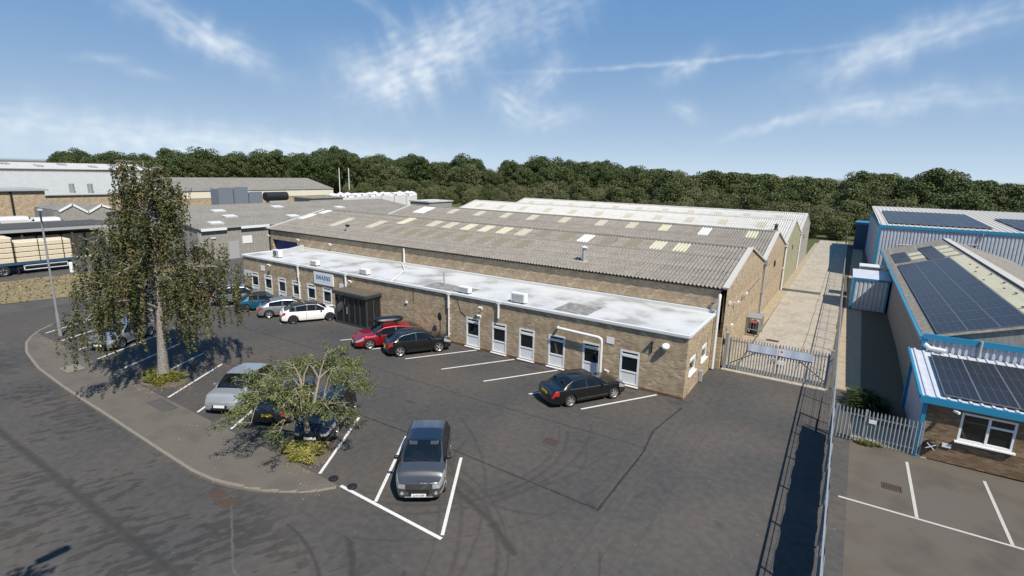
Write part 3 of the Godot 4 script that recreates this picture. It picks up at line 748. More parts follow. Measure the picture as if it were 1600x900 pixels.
	pm(s, "panel", bxm(Vector3(1.1, 0.45, 0.05), Vector3(2.2, 0.9, 0.09)), M.upvc)
	var tm := TextMesh.new(); tm.text = "SWAINS"; tm.font_size = 48; tm.pixel_size = 0.0092; tm.depth = 0.01
	var sfnt := SystemFont.new(); sfnt.font_names = PackedStringArray(["Droid Sans"]); sfnt.font_weight = 700
	tm.font = sfnt
	var tx := part(s, "lettering", tm, plain(Color(0.03, 0.09, 0.33), 0.5)); tx.position = Vector3(1.1, 0.52, 0.1)
	pm(s, "strapline", bxm(Vector3(1.15, 0.25, 0.098), Vector3(1.1, 0.05, 0.006)), plain(Color(0.5, 0.57, 0.68), 0.5))
	# condensers standing on the roof
	var ac := [[-34.3, -1.05, 0.85, 0.5, "air conditioning unit with round fan at the far left end of the flat roof"], [-28.8, -0.6, 0.8, 0.3, "air conditioning unit on the flat roof above the company sign"], [-23.2, -0.6, 0.8, 0.3, "air conditioning unit on the flat roof beside the entrance porch"], [-13.95, -0.5, 0.8, 0.3, "air conditioning unit on the flat roof beside the tall white rain pipe"], [-9.95, -0.5, 0.95, 0.45, "largest boxy air conditioning unit at the right of the flat roof row"]]
	for a in ac:
		var u := thing("air_conditioner", a[4], "air conditioner", Vector3(a[0], 3.285, a[1]), 0.0, "condensers on the office roof")
		var bb := MB.new(); bb.cbox(Vector3(0, 0.06 + a[3] * 0.6, 0), Vector3(a[2], a[3] * 1.2, 0.36), 0.02); pm(u, "casing", bb, M.upvc)
		var gr := MB.new()
		for k in 9: gr.box(Vector3(-a[2] * 0.36 + k * a[2] * 0.09, 0.06 + a[3] * 0.6, 0.19), Vector3(0.035, a[3] * 0.95, 0.02))
		pm(u, "grille", gr, M.pipe_grey)
		if a[0] < -34.0:
			var fan := MB.new(); fan.lathe(Vector3(-0.1, 0.06 + a[3] * 0.6, 0.2), [Vector2(0.2, 0.0), Vector2(0.2, 0.02), Vector2(0.12, 0.03), Vector2(0.1, 0.0)], 14, Basis(Vector3.RIGHT, PI / 2)); pm(u, "fan_guard", fan, M.black)
		for x in [-0.3, 0.3]: pm(u, "foot", bxm(Vector3(x, 0.03, 0), Vector3(0.08, 0.06, 0.4)), M.black)
	var vp := MB.new(); vp.tube([Vector3(0, 0, 0), Vector3(0, 0.75, 0)], [0.05, 0.05], 8); vp.tube([Vector3(0, 0.75, 0), Vector3(0, 0.82, 0)], [0.08, 0.08], 8)
	lone("vent_pipe", vp, M.pipe_grey, "thin grey vent pipe standing in the dark roof puddle stain", "vent", Vector3(-16.65, 3.285, -1.65))
	var rp := MB.new(); rp.tube([Vector3(-19.9, 0.06, 0.0), Vector3(-22.0, 0.06, -3.4), Vector3(-24.1, 0.06, -5.3)], [0.06, 0.06, 0.06], 8)
	lone("roof_pipe", rp, M.upvc, "white pipe lying diagonally across the flat office roof", "pipe", Vector3(0, 3.285, 0))

# ---------------------------------------------------------------- warehouse: four spans side by side
func roof_slope(parent: Node, called: String, x0: float, x1: float, z0: float, y0: float, z1: float, y1: float, m: Material, pitch := 0.23, amp := 0.095) -> void:
	var b := MB.new()
	# three courses of sheets, each lapping over the one below
	var a := Vector3(x0, y0, z0); var d := Vector3(0, y1 - y0, z1 - z0)
	var up := Vector3.RIGHT.cross(d).normalized()
	for k in 3:
		var f0 := 1.0 if y1 < y0 else 0.0
		var lo := up * 0.022 if k > 0 else Vector3.ZERO
		if f0 == 0.0: b.waves(a + d * (k / 3.0) + lo, Vector3.RIGHT, d * (1.0 / 3.0 + 0.02 * float(k < 2)) - lo, x1 - x0, pitch, amp, 2, 0.012)
		else: b.waves(a + d * (k / 3.0), Vector3.RIGHT, d / 3.0, x1 - x0, pitch, amp, 1, 0.0)
	pm(parent, called, b, m)

func light_panel(parent: Node, x: float, w: float, f0: float, f1: float, e: Array, m: Material, lift := 0.028) -> void:
	var a := Vector3(0, e[1], e[0]).lerp(Vector3(0, e[3], e[2]), f0); var c := Vector3(0, e[1], e[0]).lerp(Vector3(0, e[3], e[2]), f1)
	var nrm := Vector3(0, e[0] - e[2], e[3] - e[1]).normalized()
	var ph := -42.6
	var xx: float = ph + round((x - ph) / 0.23) * 0.23
	var b := MB.new()
	b.waves(Vector3(xx, a.y, a.z) + nrm * lift, Vector3.RIGHT, c - a, w, 0.23, 0.095, 1, 0.0)
	pm(parent, "rooflight", b, m)

func warehouse() -> void:
	var xl := -42.6; var xr := 0.48
	var o := thing("warehouse", "large brick warehouse of four parallel corrugated roof spans", "warehouse")
	var zs := [-5.6, -19.05, -32.2, -46.7, -60.5]
	var mats := [M.brick, M.brick, M.clad_green, M.clad_grey]
	# front wall with the roller door opening
	var b := MB.new()
	b.t = Transform3D(Basis(), Vector3(0, 0, zs[0]))
	wall(b, xl, xr, 4.72, 0.3, [[-42.0, -38.1, 0.0, 3.75]])
	pm(o, "front_wall", b, M.brick)
	var rd := MB.new()
	for k in 22: rd.box(Vector3(-40.05, 0.09 + k * 0.168, zs[0] - 0.34 + 0.006 * (k % 2)), Vector3(3.9, 0.166, 0.05))
	pm(o, "roller_door", rd, plain(Color(0.012, 0.045, 0.2), 0.5))
	var plates := MB.new()
	plates.box(Vector3((xl + xr) / 2, 4.66, zs[0] + 0.07), Vector3(xr - xl, 0.1, 0.12))
	pm(o, "eaves_gutter", plates, M.black)
	for i in 4:
		var za: float = zs[i]; var zb: float = zs[i + 1]; var zm := (za + zb) / 2
		var ya := 4.74 if i == 0 else 4.58; var yb := 4.58; var yr: float = [6.28, 6.28, 6.42, 6.35][i]
		# gable walls at both ends
		var out := PackedVector2Array([Vector2(-za, 0), Vector2(-zb, 0), Vector2(-zb, yb - 0.1), Vector2(-zm, yr - 0.09), Vector2(-za, ya - 0.1)])
		for x in [xr - 0.15, xl + 0.15]:
			var gw := MB.new()
			gw.t = Transform3D(Basis(Vector3.UP, PI / 2), Vector3(x, 0, 0))
			gw.prism(out, -0.149 + i * 0.002, 0.149 - i * 0.002)
			pm(o, "gable_wall", gw, mats[i] if i < 2 else M.clad_grey)
		if i >= 2:  # profiled sheets in front of the far gables
			var rb := MB.new()
			var wd := 0.3; var cnt := int((za - zb) / wd)
			for k in cnt:
				var z0 := za - k * wd; var z1 := z0 - wd
				var h0 := ya - 0.1 + (yr - ya) * (1.0 - absf(z0 - zm) / (za - zm)); var h1 := ya - 0.1 + (yr - ya) * (1.0 - absf(z1 - zm) / (za - zm))
				var zc := (z0 + z1) / 2
				rb.quad(Vector3(xr + 0.02, 0.05, z0), Vector3(xr + 0.07, 0.05, zc), Vector3(xr + 0.07, (h0 + h1) / 2, zc), Vector3(xr + 0.02, h0, z0))
				rb.quad(Vector3(xr + 0.07, 0.05, zc), Vector3(xr + 0.02, 0.05, z1), Vector3(xr + 0.02, h1, z1), Vector3(xr + 0.07, (h0 + h1) / 2, zc))
			pm(o, "gable_cladding", rb, mats[i])
		var e := [za + (0.2 if i == 0 else 0.0), ya, zm, yr]
		var rm: Material = M.asbestos if i < 2 else M.white_roof
		roof_slope(o, "roof_slope", xl, xr + 0.02, e[0], e[1], e[2], e[3], rm)
		roof_slope(o, "roof_slope", xl, xr + 0.02, zm, yr, zb, yb, rm)
		# verge strips and ridge
		for x in [xr - 0.06, xl + 0.06]:
			var vg := MB.new()
			var dz: float = e[0] - zm; var ang := atan2(yr - ya, dz); var ln: float = Vector2(dz, yr - ya).length()
			vg.box(Vector3(x, (ya + yr) / 2 + 0.03, (e[0] + zm) / 2), Vector3(0.34, 0.1, ln + 0.04), Basis(Vector3.RIGHT, ang))
			var dz2: float = zm - zb; var ang2 := atan2(yr - yb, dz2); var ln2 := Vector2(dz2, yr - yb).length()
			vg.box(Vector3(x, (yb + yr) / 2 + 0.03, (zb + zm) / 2), Vector3(0.33, 0.1, ln2), Basis(Vector3.RIGHT, -ang2))
			pm(o, "verge_strip", vg, M.verge)
		var rg := MB.new()
		rg.tube([Vector3(xl, yr + 0.0, zm), Vector3(xr, yr + 0.0, zm)], [0.12, 0.12], 8)
		pm(o, "ridge_capping", rg, rm)
		if i < 3:
			pm(o, "valley_gutter", bxm(Vector3((xl + xr) / 2 + 0.1, yb + 0.02, zb), Vector3(xr - xl + 0.3, 0.1, 0.42)), M.pipe_grey)
			var dp := MB.new()
			dp.box(Vector3(xr + 0.14, yb - 0.06, zb), Vector3(0.26, 0.34, 0.4)); dp.tube([Vector3(xr + 0.13, yb - 0.1, zb), Vector3(xr + 0.13, 0.05, zb)], [0.085, 0.085], 8)
			dp.box(Vector3(xr + 0.1, 2.2, zb), Vector3(0.22, 0.16, 0.24))
			pm(o, "rain_pipe", dp, M.pipe_grey if i == 0 else M.pipe)
		# rooflights
		if i == 0:
			for x in [-22.4, -20.6, -18.7, -5.9, -4.1]: light_panel(o, x, 0.92, 0.72, 0.95, e, M.rooflight)
			light_panel(o, -11.4, 0.92, 0.72, 0.95, e, M.rooflight_white)
			light_panel(o, -29.7, 0.92, 0.7, 0.97, e, M.rooflight)
			light_panel(o, -36.4, 0.92, 0.36, 0.74, e, M.rooflight_grey); light_panel(o, -32.0, 0.92, 0.45, 0.75, e, M.rooflight_grey)
			for x in [-30.0, -28.2, -26.6, -24.9, -23.0, -20.9, -19.0, -17.2, -15.2]: light_panel(o, x, 0.92, 0.34, 0.6, e, M.rooflight_old)
			for x in [-13.3, -11.4, -5.5, -3.6]: light_panel(o, x, 0.92, 0.34, 0.6, e, M.asbestos)
			for x in [-27.9, -26.2, -24.4, -16.8, -14.9, -13.0, -9.5, -7.6]: light_panel(o, x, 0.92, 0.72, 0.95, e, M.rooflight_old if fmod(absf(x), 2.0) > 0.9 else M.rooflight_grey)
			light_panel(o, -42.3, 0.92, 0.5, 0.75, e, M.rooflight_white); light_panel(o, -42.0, 0.92, 0.8, 0.98, e, M.rooflight_white)
		elif i == 1:
			for x in [-9.4, -2.0]: light_panel(o, x, 0.92, 0.7, 0.95, e, M.rooflight)
			light_panel(o, -5.8, 0.92, 0.66, 0.95, e, M.rooflight_white)
			light_panel(o, -39.9, 1.84, 0.6, 0.95, e, M.rooflight_white)
			for x in [-35.0, -31.2, -27.5, -24.0, -20.0, -16.0, -12.8]: light_panel(o, x, 0.92, 0.7, 0.95, e, M.rooflight_grey)
		else:
			for k in 11: light_panel(o, -40.6 + k * 3.75, 0.92, 0.6, 0.82, e, M.rooflight_grey)
			if i == 2:
				for k in 8: light_panel(o, -31.0 + k * 3.75, 0.92, 0.28, 0.42, e, M.rooflight_grey)
	tube_part(o, "wall_pipe", [Vector3(-24.1, 4.6, zs[0] + 0.1), Vector3(-24.1, 3.3, zs[0] + 0.1)], 0.08, M.pipe)
	for x in [-42.3, -37.6, -33.0]: flood_lamp(o, Vector3(x, 4.05, zs[0] + 0.02))
	# gable fittings
	flood_lamp(o, Vector3(xr + 0.0, 3.5, -7.9), PI / 2); flood_lamp(o, Vector3(xr + 0.0, 3.55, -10.6), PI / 2); flood_lamp(o, Vector3(xr, 2.4, -6.6), PI / 2)
	pm(o, "wall_box", bxm(Vector3(xr + 0.07, 1.55, -6.0), Vector3(0.14, 0.3, 0.24)), M.black)
	pm(o, "bulkhead_lamp", bxm(Vector3(xr + 0.06, 3.75, -6.5), Vector3(0.12, 0.16, 0.2)), M.upvc)
	tube_part(o, "cable", [Vector3(xr + 0.02, 3.1, -10.5), Vector3(xr + 0.02, 3.5, -17.5)], 0.014, M.black, 5)
	for z in [-25.2, -38.9, -52.0]: pm(o, "wall_vent", bxm(Vector3(xr + 0.08, 3.6, z), Vector3(0.06, 0.5, 0.4)), M.black)
	# flues through the near slope
	for a in [[-8.95, -6.9, 5.02, 0.95, "grey flue pipe with white cowl near the eaves of the roof"], [-32.8, -7.2, 5.08, 0.55, "short dark twin flue on the far part of the near roof"]]:
		var t := thing("flue", a[4], "flue", Vector3(a[0], a[2], a[1]))
		var p := MB.new(); p.tube([Vector3(0, -0.05, 0), Vector3(0, a[3], 0)], [0.13, 0.13], 10); pm(t, "pipe", p, M.pipe_grey)
		var cw := MB.new(); cw.lathe(Vector3(0, a[3], 0), [Vector2(0.13, -0.04), Vector2(0.24, 0.0), Vector2(0.24, 0.05), Vector2(0.01, 0.12)], 12); pm(t, "cowl", cw, M.trim if a[3] > 0.8 else M.black)
		pm(t, "flashing", bxm(Vector3(0, 0.03, 0.02), Vector3(0.55, 0.04, 0.55), Basis(Vector3.RIGHT, 0.22)), M.verge)
	var vh := thing("roof_vent", "small dark cowl on the white far roof near its gable", "vent", Vector3(-0.9, 5.55, -35.6))
	var vb := MB.new(); vb.tube([Vector3(0, -0.1, 0), Vector3(0, 0.5, 0)], [0.16, 0.16], 8); pm(vh, "stack", vb, M.iron)
	var vc := MB.new(); vc.lathe(Vector3(0, 0.5, 0), [Vector2(0.16, 0), Vector2(0.3, 0.03), Vector2(0.01, 0.2)], 10); pm(vh, "cowl", vc, M.iron)
	# caged equipment at the foot of the gable
	var cg := thing("meter_cage", "grey mesh cage with red notice against the gable wall", "cage", Vector3(xr + 0.06, 0, -14.4))
	var cf := MB.new()
	for x in [0.0, 0.8]:
		for z in [-0.75, 0.75]: cf.box(Vector3(x + 0.03, 0.65, z), Vector3(0.05, 1.3, 0.05))
	for y in [0.5, 1.3]:
		for z in [-0.75, 0.75]: cf.box(Vector3(0.43, y, z), Vector3(0.8, 0.05, 0.05))
		for x in [0.03, 0.83]: cf.box(Vector3(x, y, 0), Vector3(0.05, 0.05, 1.5))
	for k in 9: cf.box(Vector3(0.84, 0.9, -0.7 + k * 0.175), Vector3(0.015, 0.85, 0.02))
	for k in 5: cf.box(Vector3(0.1 + k * 0.17, 0.9, 0.76), Vector3(0.02, 0.85, 0.015))
	pm(cg, "frame", cf, M.galv)
	pm(cg, "lid", bxm(Vector3(0.43, 1.34, 0), Vector3(0.9, 0.03, 1.6)), M.galv)
	pm(cg, "notice", bxm(Vector3(0.45, 1.08, 0.79), Vector3(0.42, 0.18, 0.02)), plain(Color(0.4, 0.12, 0.11), 0.6))
	var vs := MB.new(); vs.lathe(Vector3(0.4, 0.02, 0), [Vector2(0.01, 0.0), Vector2(0.26, 0.0), Vector2(0.26, 0.85), Vector2(0.1, 1.0), Vector2(0.01, 1.0)], 12); pm(cg, "cylinder", vs, M.black)
	# small white plant room behind the second span and blue lorry roof beyond
	var pr := thing("roof_plant_room", "pale louvred plant room rising behind the second roof span", "plant room", Vector3(-46.5, 0, -34))
	pm(pr, "wall", bxm(Vector3(0, 3.15, 0), Vector3(3.6, 6.3, 5.0)), M.clad_grey)
	pm(pr, "roof", bxm(Vector3(0, 6.36, 0), Vector3(3.9, 0.16, 5.3)), M.white_roof)
	var lv := MB.new()
	for k in 14: lv.box(Vector3(-1.65 + k * 0.25, 5.7, 2.53), Vector3(0.05, 1.2, 0.06))
	pm(pr, "louvre", lv, M.pipe_grey)

# ---------------------------------------------------------------- cars (local +x forward, y up, +z the car's right)
func interp(prof: Array, x: float) -> float:
	if x <= prof[0].x: return prof[0].y
	for i in prof.size() - 1:
		if x <= prof[i + 1].x:
			return lerpf(prof[i].y, prof[i + 1].y, (x - prof[i].x) / maxf(1e-5, prof[i + 1].x - prof[i].x))
	return prof[-1].y

func wheel_meshes(r: float, w: float, spokes: int) -> Array:
	var ty := MB.new(); var tb := Basis(Vector3.RIGHT, PI / 2)
	ty.lathe(Vector3.ZERO, [Vector2(r * 0.66, -w / 2), Vector2(r * 0.9, -w / 2), Vector2(r * 0.985, -w * 0.38), Vector2(r, -w * 0.2), Vector2(r, w * 0.2), Vector2(r * 0.985, w * 0.38), Vector2(r * 0.9, w / 2), Vector2(r * 0.66, w / 2), Vector2(r * 0.62, w * 0.3)], 22, tb)
	var rm := MB.new()
	rm.lathe(Vector3.ZERO, [Vector2(r * 0.6, w * 0.3), Vector2(r * 0.68, w * 0.46), Vector2(r * 0.655, w * 0.5), Vector2(r * 0.6, w * 0.44)], 22, tb)
	for k in spokes:
		var a := TAU * k / spokes
		for s in [-0.11, 0.11]:
			var d := Vector3(cos(a + s), sin(a + s), 0); var p := Vector3(-d.y, d.x, 0)
			var h := Vector3(0, 0, w * 0.42)
			rm.quad(h * 1.05 + d * r * 0.08 - p * r * 0.05, h * 1.05 + d * r * 0.08 + p * r * 0.05, h + d * r * 0.64 + p * r * 0.055, h + d * r * 0.64 - p * r * 0.055)
			if rm.n[-1].z < 0: pass
	rm.lathe(Vector3(0, 0, w * 0.42), [Vector2(r * 0.14, 0.0), Vector2(r * 0.12, 0.02), Vector2(0.002, 0.025)], 10, tb)
	var bk := MB.new()
	bk.lathe(Vector3(0, 0, w * 0.22), [Vector2(r * 0.64, 0.0), Vector2(0.002, 0.001)], 18, tb)
	return [ty.mesh(), rm.mesh(), bk.mesh()]

var wheel_cache := {}

func car(called: String, label: String, at: Vector2, heading: Vector2, q: Dictionary) -> Node3D:
	var t := thing(called, label, "car", Vector3(at.x, 0, at.y), atan2(-heading.y, heading.x), "cars parked outside the office")
	t.scale = Vector3.ONE * 0.92
	var L: float = q.L; var W: float = q.W; var H: float = q.H
	var r: float = q.get("r", 0.32)
	var hl := L / 2; var belt_f: float = q.get("bf", 0.86); var belt_r: float = q.get("br", 0.95)
	var cw: float = q.cw; var rf: float = q.rf; var re: float = q.re; var rw: float = q.rw   # cowl, roof front, roof end, rear window foot
	var hood: float = q.get("hood", 0.86); var tail: float = q.get("tail", 1.0); var ht: float = q.get("cowl_y", 0.98)
	var prof := [Vector2(-hl, tail - 0.28), Vector2(-hl + 0.05, tail - 0.06), Vector2(rw, tail), Vector2(re, H - q.get("drop", 0.08)), Vector2((re + rf) / 2 + 0.1, H), Vector2(rf, H - 0.045), Vector2(cw, ht), Vector2(lerpf(cw, hl, 0.6), lerpf(ht, hood, 0.5) + 0.02), Vector2(hl - 0.3, hood - 0.02), Vector2(hl - 0.1, hood - 0.1), Vector2(hl, hood - q.get("nose", 0.15))]
	if q.has("boot"): prof = [Vector2(-hl, tail - 0.3), Vector2(-hl + 0.06, tail - 0.04), Vector2(-hl + 0.16, tail), Vector2(rw, tail + 0.04), Vector2(re, H - 0.07)] + prof.slice(4)
	var xf: float = hl - q.get("fo", 0.85); var xb: float = xf - q.get("wb", 2.6)
	var Ra := r + 0.055
	var n := int(L / 0.055)
	var P := []; var X := []; var G := []
	for i in n + 1:
		var x := -hl + L * i / n
		var top := 0.0
		for s in [-0.05, -0.025, 0.0, 0.025, 0.05]: top += interp(prof, clampf(x + s, -hl, hl)) / 5.0
		var b0 := lerpf(belt_r, belt_f, (x + hl) / L)
		var g := smoothstep(0.02, 0.3, top - b0)
		var bel := minf(b0, top - 0.05)
		var ef := clampf((absf(x) - (hl - 0.8)) / 0.8, 0.0, 1.0)
		var hw := W / 2 * (1.0 - (0.19 if x > 0 else 0.13) * pow(ef, 2.4))
		var ys := 0.22 + 0.06 * pow(ef, 3.0)
		var y5 := bel + (top - bel) * lerpf(0.45, 0.84, g); var w5 := hw * 0.94 - (y5 - bel) * 0.36 - (1.0 - g) * 0.07
		var y6 := bel + (top - bel) * lerpf(0.7, 0.95, g); var w6 := w5 - lerpf(0.14, 0.06, g)
		var y7 := bel + (top - bel) * lerpf(0.93, 0.99, g)
		var ring := [Vector2(hw * 0.93, ys), Vector2(hw * 0.985, 0.37), Vector2(hw, lerpf(0.3, bel, 0.62)), Vector2(hw * 0.975, bel - 0.025), Vector2(hw * 0.945, bel + 0.004), Vector2(w5, y5), Vector2(w6, y6), Vector2(w6 * 0.62, y7), Vector2(0, top)]
		for xw in [xf, xb]:
			var d: float = absf(x - xw)
			if d < Ra:
				var ay := r + sqrt(Ra * Ra - d * d)
				for j in 3: ring[j].y = minf(maxf(ring[j].y, ay + 0.012 * j), bel - 0.04 + 0.006 * j)
				ring[0].x = maxf(ring[0].x, hw * 0.985); ring[1].x = maxf(ring[1].x, hw * 1.0)
		var full := []
		for j in 9: full.append(Vector3(x, ring[j].y, ring[j].x))
		for j in range(7, -1, -1): full.append(Vector3(x, ring[j].y, -ring[j].x))
		P.append(full); X.append(x); G.append(g)
	var N := []
	for i in n + 1:
		var row := []
		for k in 17:
			var du: Vector3 = P[mini(i + 1, n)][k] - P[maxi(i - 1, 0)][k]
			var dv: Vector3 = P[i][mini(k + 1, 16)] - P[i][maxi(k - 1, 0)]
			var nn := du.cross(dv).normalized()
			if nn.dot(Vector3(0, P[i][k].y - 0.6, P[i][k].z)) < 0: nn = -nn
			row.append(nn)
		N.append(row)
	var S := {}
	var get_mb := func(key: String) -> MB:
		if not S.has(key): S[key] = MB.new()
		return S[key]
	var xB: float = q.get("xB", (rf + re) / 2 + 0.1)
	var sg0: float = q.get("sg0", re - 0.05); var sg1: float = cw - 0.16
	for i in n:
		var xm: float = (X[i] + X[i + 1]) / 2
		for k in 16:
			var j := k if k < 8 else 15 - k
			var side := "r" if k < 8 else "l"
			var key := "body"
			if j == 4 and G[i] > 0.45 and G[i + 1] > 0.45 and xm > sg0 and xm < sg1:
				key = "pillar_b_" + side if absf(xm - xB) < 0.05 else "pillar_q_" + side if q.has("xQ") and absf(xm - q.xQ) < 0.04 else ("side_f_" + side if xm > xB else "side_b_" + side)
			elif j >= 5 and xm > rf + 0.02 and xm < cw - 0.02: key = "windscreen" if j > 5 else "body"
			elif j >= 5 and xm > rw + 0.04 and xm < re - 0.02: key = "rear_window" if j > 5 else "roof"
			elif j >= 5 and xm >= re - 0.02 and xm <= rf + 0.02: key = "roof"
			elif j >= 4 and xm > cw - 0.02: key = "bonnet"
			elif (j == 2 or (j == 3 and q.get("bighead", false))) and xm > hl - q.get("hlx", 0.5): key = "head_" + side
			elif j == 2 and xm < -hl + q.get("tlx", 0.28): key = "tail_" + side
			elif j == 0: key = "trim" if q.get("cladding", false) else "body"
			var b: MB = get_mb.call(key)
			b.quadn(P[i][k], P[i + 1][k], P[i + 1][k + 1], P[i][k + 1], N[i][k], N[i + 1][k], N[i + 1][k + 1], N[i][k + 1])
			# turn the face outwards
			if (P[i + 1][k] - P[i][k]).cross(P[i][k + 1] - P[i][k]).dot(N[i][k]) < 0:
				var z := b.ix.size()
				for m in [z - 6, z - 3]:
					var s: int = b.ix[m + 1]; b.ix[m + 1] = b.ix[m + 2]; b.ix[m + 2] = s
	# front and rear faces, gently domed
	for fr in [1, -1]:
		var row: Array = P[n] if fr == 1 else P[0]
		for j in 8:
			for m in 12:
				var t0 := -1.0 + m / 6.0; var t1 := -1.0 + (m + 1) / 6.0; var tm := (t0 + t1) / 2
				var a: Vector3 = row[j]; var c: Vector3 = row[j + 1]
				var pt := func(e: Vector3, tt: float, jj: int) -> Vector3: return Vector3(e.x + fr * (0.09 * (1.0 - tt * tt) * (1.0 - 0.06 * absf(jj - 2.0))), e.y, e.z * tt)
				var A: Vector3 = pt.call(a, t0, j); var B: Vector3 = pt.call(a, t1, j); var C: Vector3 = pt.call(c, t1, j + 1); var Dd: Vector3 = pt.call(c, t0, j + 1)
				var key := "body"
				if fr == 1:
					if j == 0: key = "lower_grille" if absf(tm) < 0.75 else "trim"
					elif j == 1 and absf(tm) < q.get("gr", 0.6): key = "grille"
					elif j == 2: key = ("head_r" if tm > 0 else "head_l") if absf(tm) > 0.66 else ("grille" if absf(tm) < q.get("gr2", 0.45) else "body")
					elif j >= 4: key = "bonnet"
				else:
					if j == 0: key = "trim"
					elif j == 2 and absf(tm) > 0.8: key = "tail_r" if tm > 0 else "tail_l"
				var b: MB = get_mb.call(key)
				if fr == 1: b.quad(A, Dd, C, B)
				else: b.quad(A, B, C, Dd)
	var pnt: Material = q.paint
	var gl: Material = M.car_glass
	var names := {"body": ["body", pnt], "pillar_b_r": ["door_pillar", M.black], "pillar_b_l": ["door_pillar", M.black], "pillar_q_r": ["door_pillar", M.black], "pillar_q_l": ["door_pillar", M.black], "roof": ["roof", q.get("roof", pnt)], "bonnet": ["bonnet", q.get("bonnet", pnt)], "trim": ["bumper_trim", M.black if q.get("cladding", false) else q.get("trim", pnt)], "grille": ["grille", M.black], "lower_grille": ["air_intake", M.black],
		"windscreen": ["windscreen", gl], "rear_window": ["rear_window", q.get("rear_glass", gl)], "side_f_r": ["side_window", gl], "side_f_l": ["side_window", gl], "side_b_r": ["side_window", gl], "side_b_l": ["side_window", gl], "head_r": ["headlight", M.headlight], "head_l": ["headlight", M.headlight], "tail_r": ["tail_light", M.taillight], "tail_l": ["tail_light", M.taillight]}
	for key in S: pm(t, names[key][0], S[key], names[key][1])
	# chrome or black line round the side glass and door gaps
	for k in [3, 12]:
		var seam := MB.new()
		for i in n:
			if X[i] > sg0 - 0.1 and X[i + 1] < sg1 + 0.12:
				var o0: Vector3 = N[i][k] * 0.005; var o1: Vector3 = N[i + 1][k] * 0.005
				var kk: int = k + 1 if k == 3 else k
				var e0: Vector3 = P[i][kk] + o0; var e1: Vector3 = P[i + 1][kk] + o1
				var up := Vector3(0, 0.022, 0)
				if k == 3: seam.quad(e1, e0, e0 + up, e1 + up)
				else: seam.quad(e0, e1, e1 + up, e0 + up)
		pm(t, "window_line", seam, q.get("line", M.black))
	for xd in [xB - 0.02, sg1 - 0.05, maxf(xb + Ra + 0.03, sg0 + 0.1)]:
		var i := clampi(int((xd + hl) / L * n), 1, n - 1)
		for sd in [0, 1]:
			var gaps := MB.new()
			for j in range(0, 4):
				var k: int = j if sd == 0 else 16 - j
				var k2: int = j + 1 if sd == 0 else 15 - j
				var a: Vector3 = P[i][k] + N[i][k] * 0.004; var c: Vector3 = P[i][k2] + N[i][k2] * 0.004
				var dx := Vector3(0.009, 0, 0)
				if sd == 0: gaps.quad(a - dx, a + dx, c + dx, c - dx)
				else: gaps.quad(a + dx, a - dx, c - dx, c + dx)
			pm(t, "door_gap", gaps, M.black)
	for xd in [xB + 0.08, xB - 0.85]:
		if xd < sg0 + 0.15: continue
		var i := clampi(int((xd + hl) / L * n), 1, n - 1)
		for sd in [3, 13]:
			pm(t, "door_handle", bxm(P[i][sd] + N[i][sd] * 0.015 + Vector3(0, -0.07, 0), Vector3(0.17, 0.03, 0.03)), q.get("handle", pnt))
	# mirrors
	for sd in [1.0, -1.0]:
		var mr := MB.new(); mr.cbox(Vector3(cw - 0.42, lerpf(belt_r, belt_f, 0.7) + 0.1, sd * (W / 2 + 0.07)), Vector3(0.13, 0.14, 0.2), 0.035); mr.box(Vector3(cw - 0.4, lerpf(belt_r, belt_f, 0.7) + 0.03, sd * (W / 2 - 0.04)), Vector3(0.05, 0.04, 0.12))
		pm(t, "door_mirror", mr, q.get("mirror", M.black))
	for sd in [-0.5, 0.15]:
		var wp := MB.new(); wp.tube([Vector3(cw - 0.03, ht + 0.02, sd * W * 0.5), Vector3(cw - 0.1, ht + 0.09, (sd + 0.45) * W * 0.5)], [0.012, 0.008], 5); pm(t, "wiper", wp, M.black)
	if q.get("bars", false):
		for y in 2: pm(t, "grille_bar", bxm(Vector3(hl + 0.085, 0.55 + y * 0.07, 0), Vector3(0.02, 0.01, W * 0.5)), M.alloy_dark)
		pm(t, "bumper_strip", bxm(Vector3(hl + 0.09, 0.335, 0), Vector3(0.03, 0.025, W * 0.55)), M.alloy)
	# underside and cabin
	var ub := MB.new(); ub.box(Vector3(0, 0.42, 0), Vector3(L - 0.35, 0.42, W - 0.56)); ub.box(Vector3((xf + xb) / 2, 0.3, 0), Vector3(q.get("wb", 2.6) - 2 * Ra - 0.04, 0.14, W - 0.18))
	pm(t, "underbody", ub, M.rubber)
	var cb := MB.new()
	cb.cbox(Vector3(cw - 0.38, belt_f - 0.06, 0), Vector3(0.5, 0.2, W - 0.34), 0.05)
	for z in [-0.36, 0.36]:
		for xx in [cw - 1.25, cw - 2.15]:
			if xx < re - 0.5: continue
			cb.cbox(Vector3(xx, 0.6, z), Vector3(0.5, 0.22, 0.48), 0.05); cb.cbox(Vector3(xx - 0.28, 0.92, z), Vector3(0.14, 0.55, 0.46), 0.05, Basis(Vector3.BACK, 0.22)); cb.cbox(Vector3(xx - 0.36, 1.24, z), Vector3(0.09, 0.16, 0.24), 0.03)
	cb.tube([Vector3(cw - 0.62, 0.86, 0.36 + 0.17), Vector3(cw - 0.6, 1.0, 0.36), Vector3(cw - 0.62, 0.86, 0.36 - 0.17)], [0.016, 0.016, 0.016], 6)
	pm(t, "cabin", cb, M.cabin)
	# wheels
	var wk := "%.3f_%d" % [r, q.get("spokes", 5)]
	if not wheel_cache.has(wk): wheel_cache[wk] = wheel_meshes(r, 0.21, q.get("spokes", 5))
